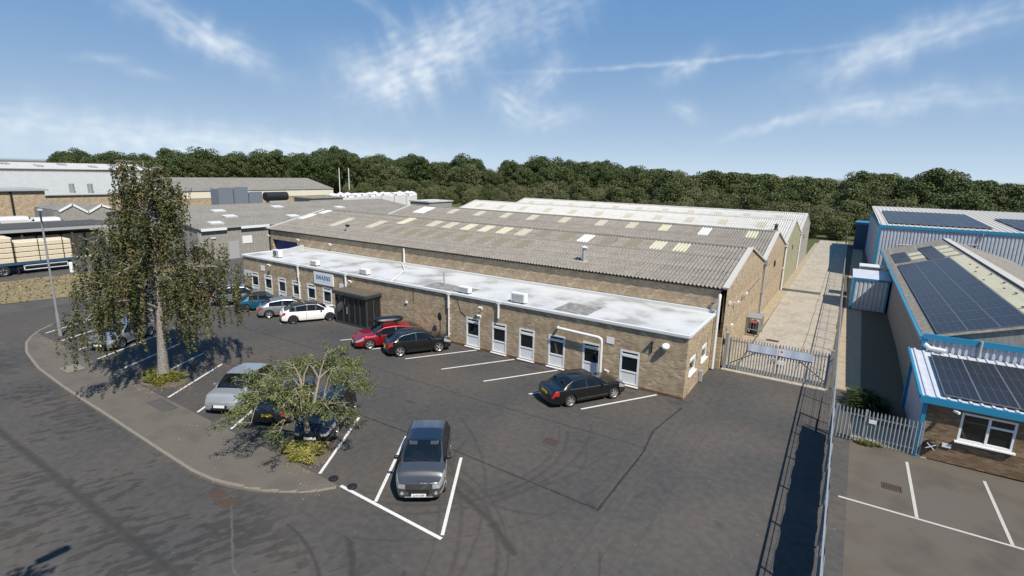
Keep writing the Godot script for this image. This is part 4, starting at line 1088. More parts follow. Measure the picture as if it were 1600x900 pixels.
	for xw in [xf, xb]:
		for sd in [1.0, -1.0]:
			var wh := part(t, "wheel", wheel_cache[wk][0], M.rubber)
			wh.position = Vector3(xw, r, sd * (W / 2 - 0.115))
			if sd < 0: wh.rotation.y = PI
			part(wh, "rim", wheel_cache[wk][1], q.get("rim", M.alloy)); part(wh, "brake_disc", wheel_cache[wk][2], M.alloy_dark)
	# number plates
	var pf := pm(t, "number_plate", bxm(Vector3(hl + 0.1, q.get("py", 0.44), 0), Vector3(0.02, 0.115, 0.52)), M.plate_white)
	var pr := pm(t, "number_plate", bxm(Vector3(-hl - 0.095, q.get("pry", 0.62), 0), Vector3(0.02, 0.115, 0.52)), M.plate_yellow)
	if q.has("plate"):
		var tm := TextMesh.new(); tm.text = q.plate; tm.font_size = 32; tm.pixel_size = 0.0031; tm.depth = 0.002
		var sf := SystemFont.new(); sf.font_names = PackedStringArray(["Droid Sans"]); sf.font_weight = 700; tm.font = sf
		var tx := part(pf, "lettering", tm, M.black); tx.position = Vector3(hl + 0.112, q.get("py", 0.44), 0); tx.rotation.y = PI / 2
	if q.get("rails", false):
		var rl := MB.new()
		for sd in [1.0, -1.0]: rl.tube([Vector3(rf - 0.1, H - 0.01, sd * (W / 2 - 0.27)), Vector3(rf - 0.25, H + 0.05, sd * (W / 2 - 0.27)), Vector3(re + 0.25, H + 0.05, sd * (W / 2 - 0.26)), Vector3(re + 0.1, H - 0.03, sd * (W / 2 - 0.26))], [0.018, 0.018, 0.018, 0.018], 6)
		pm(t, "roof_rail", rl, q.get("rail_mat", M.alloy))
	if q.has("emblem"):
		var em := MB.new(); em.box(Vector3(hl - 0.02, hood - 0.17, 0), Vector3(0.05, 0.13, 0.2), Basis(Vector3.BACK, 0.5)); pm(t, "badge", em, M.black)
		var e2 := MB.new(); e2.lathe(Vector3(hl + 0.015, hood - 0.16, 0), [Vector2(0.045, 0.0), Vector2(0.03, 0.02), Vector2(0.002, 0.025)], 10, Basis(Vector3.BACK, -0.9)); pm(t, "badge", e2, M.alloy)
	if q.get("fogs", false):
		for sd in [-0.4, 0.4]: pm(t, "sun_visor", bxm(Vector3(rf + 0.13, H - 0.13, sd), Vector3(0.16, 0.012, 0.3), Basis(Vector3.BACK, -0.45)), M.blind)
	if q.get("fogs", false):
		for sd in [1.0, -1.0]:
			var fg := MB.new(); fg.lathe(Vector3(hl + 0.02, 0.44, sd * W * 0.33), [Vector2(0.065, 0.0), Vector2(0.06, 0.03), Vector2(0.002, 0.035)], 12, Basis(Vector3.BACK, -PI / 2)); pm(t, "fog_lamp", fg, M.headlight)
	return t

func cars() -> void:
	M.car_glass = glass(Color(0.006, 0.009, 0.01), 0.62)
	M.cabin = plain(Color(0.011, 0.011, 0.012), 0.85)
	M.headlight = plain(Color(0.42, 0.44, 0.46), 0.15, 0.4); M.headlight.clearcoat_enabled = true; M.headlight.clearcoat = 1.0
	M.taillight = plain(Color(0.38, 0.006, 0.01), 0.15); M.taillight.clearcoat_enabled = true; M.taillight.clearcoat = 1.0
	M.plate_white = plain(Color(0.72, 0.72, 0.7), 0.4); M.plate_yellow = plain(Color(0.68, 0.48, 0.03), 0.4)
	var silver := paint(Color(0.36, 0.38, 0.40), 0.7, 0.35)
	var black := paint(Color(0.004, 0.004, 0.005), 0.0, 0.3)
	var chrome := plain(Color(0.65, 0.66, 0.67), 0.15, 0.9)
	var inw := Vector2(0.53, -0.85).normalized(); var outw := Vector2(0.52, 0.85).normalized()
	# along the office, left to right
	car("estate_car", "dark blue estate car with roof rails, farthest left by the office", Vector2(-37.7, 2.3), inw, {"L": 4.5, "W": 1.78, "H": 1.48, "cw": 1.2, "rf": 0.5, "re": -1.75, "rw": -2.1, "sg0": -1.8, "xQ": -0.95, "wb": 2.65, "paint": paint(Color(0.02, 0.028, 0.045), 0.4), "rails": true})
	car("silver_suv", "silver boxy four door car between the estate and the blue convertible", Vector2(-34.6, 2.35), inw, {"L": 4.2, "W": 1.78, "H": 1.6, "cw": 1.15, "rf": 0.5, "re": -1.6, "rw": -1.98, "sg0": -1.72, "xQ": -1.02, "bf": 0.92, "br": 1.0, "hood": 0.9, "cowl_y": 1.05, "tail": 1.05, "r": 0.34, "wb": 2.55, "paint": silver, "cladding": true, "rails": true, "rail_mat": M.black})
	car("blue_convertible", "blue small convertible with closed black fabric roof", Vector2(-31.5, 2.3), inw, {"L": 3.85, "W": 1.73, "H": 1.41, "cw": 0.85, "rf": 0.32, "re": -1.0, "rw": -1.5, "sg0": -0.98, "xB": -0.3, "bf": 0.88, "br": 0.94, "hood": 0.88, "cowl_y": 0.98, "tail": 0.97, "wb": 2.48, "fo": 0.75, "paint": paint(Color(0.006, 0.1, 0.2), 0.5), "roof": plain(Color(0.014, 0.012, 0.012), 0.9), "rear_glass": M.cabin, "rim": M.alloy_dark, "line": chrome})
	car("silver_coupe", "silver three door hatchback behind the white hatchback", Vector2(-28.65, 2.15), inw, {"L": 4.2, "W": 1.75, "H": 1.42, "cw": 1.15, "rf": 0.42, "re": -1.2, "rw": -1.92, "sg0": -1.35, "xB": -0.35, "wb": 2.6, "paint": silver, "drop": 0.12})
	car("white_hatchback", "white five door hatchback with black roof left of the porch", Vector2(-26.1, 1.95), inw, {"L": 4.3, "W": 1.78, "H": 1.46, "cw": 1.12, "rf": 0.42, "re": -1.3, "rw": -1.95, "sg0": -1.6, "xQ": -1.15, "drop": 0.12, "wb": 2.65, "paint": paint(Color(0.78, 0.78, 0.77), 0.0), "roof": black, "rim": M.alloy_dark, "mirror": black})
	car("red_coupe", "red low coupe with a black roof box, nose towards the yard", Vector2(-17.75, 2.35), -inw, {"L": 4.75, "W": 1.85, "H": 1.44, "cw": 1.25, "rf": 0.5, "re": -1.25, "rw": -2.05, "sg0": -1.55, "tail": 1.04, "drop": 0.1, "hood": 0.84, "wb": 2.85, "fo": 0.87, "r": 0.34, "paint": paint(Color(0.30, 0.008, 0.018), 0.45), "rim": M.alloy, "spokes": 5})
	var bx := thing("roof_box", "glossy black roof box carried on the red coupe", "roof box", Vector3(-17.75, 1.33, 2.35), atan2(inw.y, -inw.x))
	bx.scale = Vector3.ONE * 0.95
	var sh := MB.new()
	var ring := []
	for i in 15:
		var u := -1.0 + i / 7.0; var k := pow(maxf(0.0, 1.0 - pow(absf(u), 3.2)), 0.5)
		var rr := []
		for j in 12:
			var a := TAU * j / 12
			rr.append(Vector3(u * 0.95 + 0.05, 0.26 + sin(a) * 0.2 * (0.5 + 0.5 * k), cos(a) * 0.4 * (0.45 + 0.55 * k)))
		ring.append(rr)
	for i in 14:
		for j in 12:
			var j2 := (j + 1) % 12
			sh.quad(ring[i][j], ring[i][j2], ring[i + 1][j2], ring[i + 1][j])
	for j in range(1, 11): sh.tri(ring[0][0], ring[0][j + 1], ring[0][j]); sh.tri(ring[14][0], ring[14][j], ring[14][j + 1])
	pm(bx, "shell", sh, black)
	for x in [-0.45, 0.5]: pm(bx, "roof_bar", bxm(Vector3(x, 0.05, 0), Vector3(0.06, 0.05, 1.15)), M.alloy_dark)
	car("black_suv", "black compact crossover with split spoke wheels beside the red coupe", Vector2(-15.4, 2.35), inw, {"L": 4.15, "W": 1.8, "H": 1.53, "cw": 1.05, "rf": 0.4, "re": -1.15, "rw": -1.88, "sg0": -1.4, "drop": 0.13, "bf": 0.93, "br": 1.03, "hood": 0.92, "cowl_y": 1.05, "tail": 1.06, "r": 0.345, "wb": 2.56, "paint": black, "cladding": true, "rim": M.alloy})
	car("black_saloon", "black four door saloon with chrome window line under the soil pipe", Vector2(-4.2, 2.6), inw, {"L": 4.5, "W": 1.77, "H": 1.44, "cw": 1.05, "rf": 0.32, "re": -1.05, "rw": -1.72, "boot": true, "sg0": -1.2, "xB": -0.28, "tail": 1.0, "hood": 0.86, "wb": 2.7, "fo": 0.8, "paint": black, "line": chrome, "spokes": 7, "pry": 0.74, "tlx": 0.35})
	# along the road side, left to right
	car("silver_hatchback", "silver car standing half hidden under the birch", Vector2(-30.75, 11.9), outw, {"L": 4.2, "W": 1.76, "H": 1.47, "cw": 1.1, "rf": 0.4, "re": -1.3, "rw": -1.93, "sg0": -1.55, "drop": 0.12, "wb": 2.55, "paint": silver})
	car("silver_hatchback", "silver blue hatchback facing the road left of the small tree", Vector2(-17.35, 12.15), outw, {"L": 4.35, "W": 1.8, "H": 1.48, "cw": 1.25, "rf": 0.42, "re": -1.3, "rw": -1.95, "sg0": -1.55, "drop": 0.12, "wb": 2.65, "paint": paint(Color(0.37, 0.385, 0.4), 0.5, 0.38), "gr": 0.5, "gr2": 0.0, "mirror": silver, "py": 0.47})
	car("dark_hatchback", "dark car reversed in behind the small tree, red lamps showing", Vector2(-14.55, 11.75), -outw, {"L": 3.95, "W": 1.7, "H": 1.46, "cw": 1.0, "rf": 0.35, "re": -1.5, "rw": -1.84, "sg0": -1.6, "wb": 2.48, "paint": paint(Color(0.012, 0.014, 0.02), 0.3), "tlx": 0.12})
	car("navy_hatchback", "navy blue hatchback with silver headlamps behind the small tree trunk", Vector2(-11.75, 11.75), outw, {"L": 3.95, "W": 1.7, "H": 1.47, "cw": 1.12, "rf": 0.35, "re": -1.5, "rw": -1.84, "sg0": -1.6, "wb": 2.49, "hlx": 0.75, "paint": paint(Color(0.006, 0.009, 0.024), 0.4)})
	car("grey_crossover", "grey people carrier with dark glass roof, nearest the camera", Vector2(-6.0, 11.95), Vector2(0.585, 0.81).normalized(), {"L": 4.3, "W": 1.82, "H": 1.62, "cw": 1.3, "rf": 0.35, "re": -1.45, "rw": -1.95, "sg0": -1.65, "xQ": -1.1, "drop": 0.12, "bf": 1.0, "br": 1.05, "hood": 1.0, "cowl_y": 1.14, "tail": 1.08, "r": 0.34, "wb": 2.6, "hlx": 0.62, "paint": paint(Color(0.1, 0.1, 0.102), 0.65, 0.35), "roof": paint(Color(0.008, 0.011, 0.02), 0.0, 0.1), "nose": 0.13, "bighead": true, "plate": "LJ13 SZN", "emblem": true, "bars": true, "fogs": true, "gr": 0.55, "gr2": 0.0, "py": 0.4})

# ---------------------------------------------------------------- trees
func rnd3(r: RandomNumberGenerator) -> Vector3:
	var z := r.randf_range(-1, 1); var a := r.randf_range(0, TAU); var s := sqrt(1.0 - z * z)
	return Vector3(s * cos(a), z, s * sin(a))

func leaf(b: MB, p: Vector3, s: float, r: RandomNumberGenerator, droop := 0.0, wide := 0.6) -> void:
	var a := (rnd3(r) + Vector3.DOWN * droop).normalized()
	var w := a.cross(rnd3(r)).normalized() * s * wide
	b.quad(p - a * s, p + w, p + a * s, p - w)

func limb(b: MB, pts: Array, r0: float, r1: float, sides := 6) -> void:
	var rr := []
	for i in pts.size(): rr.append(lerpf(r0, r1, float(i) / (pts.size() - 1)))
	b.tube(pts, rr, sides, false)

func birch(at: Vector3) -> void:
	var r := RandomNumberGenerator.new(); r.seed = 404
	var t := thing("birch_tree", "tall weeping birch with white trunk at the car park edge", "tree", at)
	var H := 11.2
	var tk := MB.new()
	var tp := []; var tr := []
	for i in 15:
		var f := i / 14.0
		tp.append(Vector3(sin(f * 5.0) * 0.14 + f * 0.25, f * H * 0.97, cos(f * 4.0) * 0.12 - 0.12)); tr.append(lerpf(0.27, 0.02, pow(f, 0.8)) + 0.08 * exp(-f * 26.0))
	tk.tube(tp, tr, 10)
	var lv := MB.new()
	var limbs := MB.new()
	var tones := [Color(0.062, 0.07, 0.026), Color(0.08, 0.086, 0.034), Color(0.1, 0.1, 0.042), Color(0.05, 0.058, 0.022), Color(0.115, 0.1, 0.045)]
	for i in 46:
		var f := (i + r.randf()) / 46.0
		var h := lerpf(2.9, H * 0.95, pow(f, 0.9))
		var tf := h / (H * 0.97); var k := clampi(int(tf * 14), 0, 13)
		var base: Vector3 = tp[k].lerp(tp[k + 1], tf * 14 - k)
		# crown outline: widest low down, narrow upper column
		var reach := 1.0
		if h < 6.0: reach = lerpf(4.0, 3.3, (h - 2.9) / 3.1)
		elif h < 7.2: reach = lerpf(3.0, 1.6, (h - 6.0) / 1.2)
		else: reach = lerpf(1.75, 0.95, (h - 7.2) / (H - 7.2))
		reach *= r.randf_range(0.6, 1.12)
		var az := i * 2.4 + r.randf_range(-0.4, 0.4)
		var d := Vector3(cos(az), 0, sin(az))
		var rise := r.randf_range(0.45, 0.95) * minf(1.6, reach * 0.5)
		var pts := []
		for s in 7:
			var u := s / 6.0
			pts.append(base + d * reach * u + Vector3.UP * (rise * sin(u * 2.3) - 0.5 * u * u * reach * 0.3) + rnd3(r) * 0.07 * u)
		limb(limbs, pts, 0.025 + reach * 0.012, 0.01)
		var nsub := int(4 + reach * 2.4)
		for s in nsub:
			var u := 0.22 + 0.78 * (s + r.randf()) / nsub
			var ki := clampi(int(u * 6), 0, 5)
			var p0: Vector3 = pts[ki].lerp(pts[ki + 1], u * 6 - ki)
			var sd := (d.rotated(Vector3.UP, r.randf_range(-1.3, 1.3)) + Vector3.UP * r.randf_range(0.1, 0.7)).normalized()
			var sl := r.randf_range(0.4, 1.0) * (0.45 + reach * 0.16)
			var p1 := p0 + sd * sl * 0.6; var p2 := p0 + sd * sl + Vector3.DOWN * 0.12
			limb(limbs, [p0, p1, p2], 0.011, 0.005, 4)
			for g in 3:
				var st := p0.lerp(p2, 0.45 + 0.6 * (g + r.randf()) / 3.0) + rnd3(r) * 0.1
				var drop := r.randf_range(0.5, 1.9) * (0.6 + minf(1.0, reach / 3.5))
				if st.y - drop < 1.75: drop = maxf(0.2, st.y - r.randf_range(1.7, 2.6))
				var sway := Vector3(r.randf_range(-0.14, 0.14), 0, r.randf_range(-0.14, 0.14))
				var nl := int(drop * 32)
				var tone: Color = tones[r.randi() % 5] * r.randf_range(0.8, 1.2)
				for m in nl:
					var q := float(m) / nl
					lv.col = tone * r.randf_range(0.75, 1.3)
					leaf(lv, st + Vector3.DOWN * drop * q + sway * q * drop + rnd3(r) * (0.05 + 0.06 * (1.0 - q)), r.randf_range(0.042, 0.072), r, 0.6, 0.62)
	pm(t, "trunk", tk, M.bark)
	pm(t, "branches", limbs, M.bark)
	pm(t, "crown", lv, M.leaf)

func small_tree(at: Vector3, label: String, sd: int, scale := 1.0, called := "ornamental_tree") -> void:
	var r := RandomNumberGenerator.new(); r.seed = sd
	var t := thing(called, label, "tree", at)
	t.scale = Vector3.ONE * scale
	var tk := MB.new()
	tk.tube([Vector3(0, 0, 0), Vector3(0.04, 0.5, 0.02), Vector3(0.0, 1.0, 0.05), Vector3(0.12, 1.55, 0.02)], [0.16, 0.115, 0.1, 0.1], 9)
	var lb := MB.new(); var lv := MB.new()
	var tones := [Color(0.1, 0.128, 0.036), Color(0.13, 0.156, 0.05), Color(0.08, 0.104, 0.028), Color(0.165, 0.18, 0.075), Color(0.068, 0.086, 0.024)]
	var forks := []
	for i in 6:
		var az := i * TAU / 6.0 + 0.3 + r.randf_range(-0.25, 0.25)
		var e := Vector3(cos(az) * r.randf_range(0.5, 0.95), r.randf_range(1.95, 2.5), sin(az) * r.randf_range(0.5, 0.95))
		var b0 := Vector3(0.08, r.randf_range(1.1, 1.5), 0.03)
		var mid := (b0 + e) / 2 + rnd3(r) * 0.12
		limb(lb, [b0, mid, e], 0.075, 0.045)
		for k in 4: forks.append([e if k != 1 else mid.lerp(e, 0.6), az + (k - 1.5) * 0.5 + r.randf_range(-0.2, 0.2)])
	for i in forks.size():
		var az: float = forks[i][1]
		var d := Vector3(cos(az), 0, sin(az))
		var steep := fmod(i * 0.38, 1.0)
		var reach := lerpf(2.35, 0.75, steep) * r.randf_range(0.9, 1.1); var up := lerpf(0.55, 1.35, steep)
		var b0: Vector3 = forks[i][0]
		var pts := []
		for s in 8:
			var u := s / 7.0
			pts.append(b0 + d * reach * u + Vector3.UP * (up * sin(minf(u * 2.2, 2.4)) - 0.95 * u * u * (1.0 - steep * 0.6)) + rnd3(r) * 0.1 * u)
		limb(lb, pts, 0.034, 0.01)
		for s in 8:
			var u := 0.2 + 0.8 * (s + r.randf()) / 8.0
			var ki := clampi(int(u * 7), 0, 6)
			var p0: Vector3 = pts[ki].lerp(pts[ki + 1], u * 7 - ki)
			var sdv := (d.rotated(Vector3.UP, r.randf_range(-1.5, 1.5)) + Vector3.UP * r.randf_range(-0.6, 0.5)).normalized()
			var p2 := p0 + sdv * r.randf_range(0.35, 0.85)
			limb(lb, [p0, (p0 + p2) / 2 + Vector3.UP * 0.06, p2], 0.016, 0.006, 4)
			for g in 4:
				var c := p0.lerp(p2, 0.3 + 0.7 * g / 3.0)
				var tone: Color = tones[r.randi() % 5]
				for m in 20:
					lv.col = tone * r.randf_range(0.6, 1.35)
					leaf(lv, c + rnd3(r) * r.randf_range(0.03, 0.24), r.randf_range(0.028, 0.062), r, 0.3, 0.42)
	pm(t, "trunk", tk, M.bark_grey); pm(t, "branches", lb, M.bark_grey); pm(t, "crown", lv, M.leaf)

func roadside_tree(at: Vector3) -> void:
	var r := RandomNumberGenerator.new(); r.seed = 33
	var t := thing("roadside_tree", "slender roadside tree across the road, only its shadow in view", "tree", at)
	var tk := MB.new(); tk.tube([Vector3.ZERO, Vector3(0.1, 4, 0), Vector3(0, 9, 0.1)], [0.16, 0.12, 0.04], 8)
	var lb := MB.new(); var lv := MB.new()
	for i in 16:
		var b0 := Vector3(0, lerpf(6.2, 9.0, i / 15.0), 0); var az := i * 2.4
		var e := b0 + Vector3(cos(az), 0.5, sin(az)) * r.randf_range(0.9, 1.7) * lerpf(1.0, 0.5, i / 15.0)
		limb(lb, [b0, (b0 + e) / 2 + Vector3.UP * 0.1, e], 0.03, 0.01, 5)
		for m in 170:
			lv.col = Color(0.06, 0.08, 0.02) * r.randf_range(0.7, 1.3)
			leaf(lv, b0.lerp(e, r.randf_range(0.3, 1.05)) + rnd3(r) * 0.3, r.randf_range(0.06, 0.1), r)
	pm(t, "trunk", tk, M.bark_grey); pm(t, "branches", lb, M.bark_grey); pm(t, "crown", lv, M.leaf)

func ground_tuft(at: Vector3, label: String, rx: float, rz: float, h: float, tones: Array, n: int, sd: int) -> void:
	var r := RandomNumberGenerator.new(); r.seed = sd
	var t := thing("low_planting", label, "plant", at)
	var so := MB.new()
	for k in 18:
		var a := TAU * k / 18; var a2 := TAU * (k + 1) / 18
		so.tri(Vector3(0, 0.05, 0), Vector3(cos(a2) * rx * 1.12, 0.012, -sin(a2) * rz * 1.12), Vector3(cos(a) * rx * 1.12, 0.012, -sin(a) * rz * 1.12))
		if so.n[-1].y < 0: pass
	pm(t, "soil_bed", so, M.soil)
	var b := MB.new()
	for k in n:
		var a := r.randf() * TAU; var q := sqrt(r.randf())
		var ed := 0.78 + 0.2 * sin(a * 3.0 + sd) + 0.14 * sin(a * 7.0 + sd * 2.0)
		var p := Vector3(cos(a) * rx * q * ed, 0.02, sin(a) * rz * q * ed)
		b.col = (tones[r.randi() % tones.size()] as Color) * r.randf_range(0.65, 1.3)
		var lean := (Vector3(cos(a), 0, sin(a)) * q * 0.5 + rnd3(r) * 0.5); lean.y = 0
		var hh := h * r.randf_range(0.4, 1.0) * (1.0 - 0.55 * q * q)
		var s := Vector3(-sin(a), 0, cos(a)) * r.randf_range(0.015, 0.035)
		var m := p + Vector3.UP * hh * 0.75 + lean * hh * 0.5; var tip := p + Vector3.UP * hh * 0.8 + lean * hh * 1.3
		b.quad(p - s, p + s, m + s, m - s); b.tri(m - s, m + s, tip)
	pm(t, "foliage", b, M.leaf)

# a broadleaf crown seen from far off: lobes of leaf sprays round a few limbs
func far_tree(sd: int, h: float, w: float, low: float, n: int, tones: Array, s0: float) -> ArrayMesh:
	var r := RandomNumberGenerator.new(); r.seed = sd
	var b := MB.new()
	b.col = Color(0.06, 0.05, 0.035)
	b.tube([Vector3.ZERO, Vector3(0, h * 0.4, 0), Vector3(0.3, h * 0.75, 0)], [0.35, 0.24, 0.08], 5, false)
	var lobes := []
	for k in 20:
		var f := (k + 0.5) / 20.0
		var y := lerpf(low, h * 0.92, f)
		var rad := w * 0.5 * sin(PI * clampf((y - low * 0.3) / (h * 1.04 - low * 0.3), 0.06, 1.0)) * r.randf_range(0.35, 0.8)
		var a := k * 2.4
		lobes.append([Vector3(cos(a) * rad, y, sin(a) * rad), w * r.randf_range(0.17, 0.28)])
	for k in n:
		var l: Array = lobes[r.randi() % 20]
		var d := rnd3(r)
		var p: Vector3 = l[0] + d * l[1] * pow(r.randf(), 0.25) * Vector3(1, 0.8, 1)
		b.col = (tones[r.randi() % tones.size()] as Color) * r.randf_range(0.6, 1.35)
		var q := (d + rnd3(r) * 0.8).normalized(); var u := q.cross(rnd3(r)).normalized(); var v := q.cross(u)
		var s := s0 * r.randf_range(0.6, 1.3)
		b.quad(p - u * s, p - v * s * 0.7, p + u * s, p + v * s * 0.7)
	return b.mesh(M.leaf_far)

func grove(called: String, label: String, mesh: Mesh, spots: Array) -> void:
	var mm := MultiMesh.new()
	mm.transform_format = MultiMesh.TRANSFORM_3D; mm.mesh = mesh; mm.instance_count = spots.size()
	for i in spots.size(): mm.set_instance_transform(i, spots[i])
	var o := MultiMeshInstance3D.new()
	o.name = numbered(called); o.multimesh = mm
	add_child(o, true)
	o.set_meta("kind", "stuff"); o.set_meta("label", label); o.set_meta("category", "woodland")

func woods() -> void:
	var r := RandomNumberGenerator.new(); r.seed = 909
	var dark := [Color(0.042, 0.062, 0.021), Color(0.054, 0.076, 0.027), Color(0.068, 0.09, 0.033), Color(0.034, 0.05, 0.018)]
	var mid := [Color(0.07, 0.092, 0.033), Color(0.088, 0.108, 0.04), Color(0.106, 0.12, 0.05), Color(0.058, 0.076, 0.028)]
	var olive := [Color(0.115, 0.124, 0.058), Color(0.145, 0.15, 0.075), Color(0.098, 0.106, 0.048), Color(0.13, 0.118, 0.062)]
	var oaks := [far_tree(1, 17, 13, 3.0, 9000, dark, 0.3), far_tree(2, 16, 12, 2.5, 9000, dark + mid, 0.3), far_tree(3, 15, 11, 2.0, 8500, mid, 0.3), far_tree(7, 19, 10, 4.0, 8500, dark + mid, 0.28), far_tree(8, 14, 13, 2.0, 9000, olive + mid, 0.28)]
	var scrub := [far_tree(4, 9, 10, 0.6, 7500, olive, 0.2), far_tree(5, 8, 8.5, 0.5, 7000, mid + olive, 0.2), far_tree(6, 11, 9, 0.8, 7500, mid, 0.22)]
	var sp := [[], [], [], [], []]; var ss := [[], [], []]
	var cam := Vector2(6, 25)
	var hn := FastNoiseLite.new(); hn.seed = 6; hn.frequency = 0.16
	# back wood: height and nearness vary along the arc (bearing in degrees, left to right)
	for row in 8:
		var bear := -92.0
		while bear < 34.0:
			var f := (bear + 92.0) / 126.0
			var near := lerpf(235.0, 178.0, smoothstep(0.25, 0.8, f)) if bear < -20.0 else 168.0
			if bear < -66.0: near = 285.0
			var hh := 1.0
			if bear < -73.0: hh = 0.3
			elif bear < -66.0: hh = 0.92
			elif bear < -55.0: hh = 0.98
			elif bear < -36.5: hh = 1.1
			elif bear < -34.0: hh = 0.72
			elif bear < -18.0: hh = 0.98
			elif bear < -8.0: hh = 0.9
			elif bear < 0.0: hh = 0.88
			else: hh = 0.86
			var d := near + row * 9.0 + r.randf_range(-4, 4)
			var a := deg_to_rad(bear + r.randf_range(-0.5, 0.5))
			var p := Vector3(cam.x + sin(a) * d, 0, cam.y - cos(a) * d)
			var s := hh * 0.92 * r.randf_range(0.82, 1.08) * (0.9 if row == 0 else 1.0) * (1.0 + 0.16 * hn.get_noise_1d(bear))
			sp[[0, 1, 1, 2, 3, 0, 4][r.randi() % 7] if bear < -20.0 else [1, 2, 4, 2, 4][r.randi() % 5]].append(Transform3D(Basis(Vector3.UP, r.randf() * TAU).scaled(Vector3(s * r.randf_range(0.85, 1.15), s, s * r.randf_range(0.85, 1.15))), p))
			bear += rad_to_deg(r.randf_range(5.5, 8.5) / d)
	# scrub and willows in front of it, thick behind the side yard
	for row in 7:
		var bear := -50.0
		while bear < 34.0:
			var near := 120.0 if bear > -12.0 else lerpf(190.0, 132.0, (bear + 50.0) / 38.0)
			var d := near + row * 7.0 + r.randf_range(-3, 3)
			if bear > -12.0: d = 116.0 + row * 8.0 + r.randf_range(-3, 3)
			var a := deg_to_rad(bear)
			var p := Vector3(cam.x + sin(a) * d, 0, cam.y - cos(a) * d)
			var s := r.randf_range(0.5, 0.85) * (0.6 if row == 0 else (0.8 if row == 1 else 1.0))
			if bear < -30.0: s *= 0.8
			ss[r.randi() % 3].append(Transform3D(Basis(Vector3.UP, r.randf() * TAU).scaled(Vector3(s * r.randf_range(0.9, 1.25), s, s * r.randf_range(0.9, 1.25))), p))
			bear += rad_to_deg(r.randf_range(3.6, 6.0) / d)
	var names := ["dark oak wood along the skyline behind the roofs", "mixed green broadleaf wood along the skyline", "lighter green trees standing among the skyline wood", "tall narrow crowned trees in the skyline wood", "broad olive green trees in the skyline wood"]
	for k in 5: grove("woodland", names[k], oaks[k], sp[k])
	var n2 := ["pale olive willow scrub below the wood", "mixed low scrub behind the side yard", "taller green bushes between the scrub and wood"]
	for k in 3: grove("scrub", n2[k], scrub[k], ss[k])

# ---------------------------------------------------------------- fences and gate
func pale_mesh(h: float, w := 0.065) -> ArrayMesh:
	var b := MB.new()
	b.quad(Vector3(-w / 2, 0.06, 0.0), Vector3(0, 0.06, 0.022), Vector3(0, h - 0.1, 0.022), Vector3(-w / 2, h - 0.1, 0.0))
	b.quad(Vector3(0, 0.06, 0.022), Vector3(w / 2, 0.06, 0.0), Vector3(w / 2, h - 0.1, 0.0), Vector3(0, h - 0.1, 0.022))
	b.tri(Vector3(-w / 2, h - 0.1, 0), Vector3(0, h - 0.1, 0.022), Vector3(-0.012, h, 0.006)); b.tri(Vector3(0, h - 0.1, 0.022), Vector3(w / 2, h - 0.1, 0), Vector3(0.012, h, 0.006)); b.tri(Vector3(-0.012, h, 0.006), Vector3(0, h - 0.1, 0.022), Vector3(0.012, h, 0.006))
	return b.mesh()

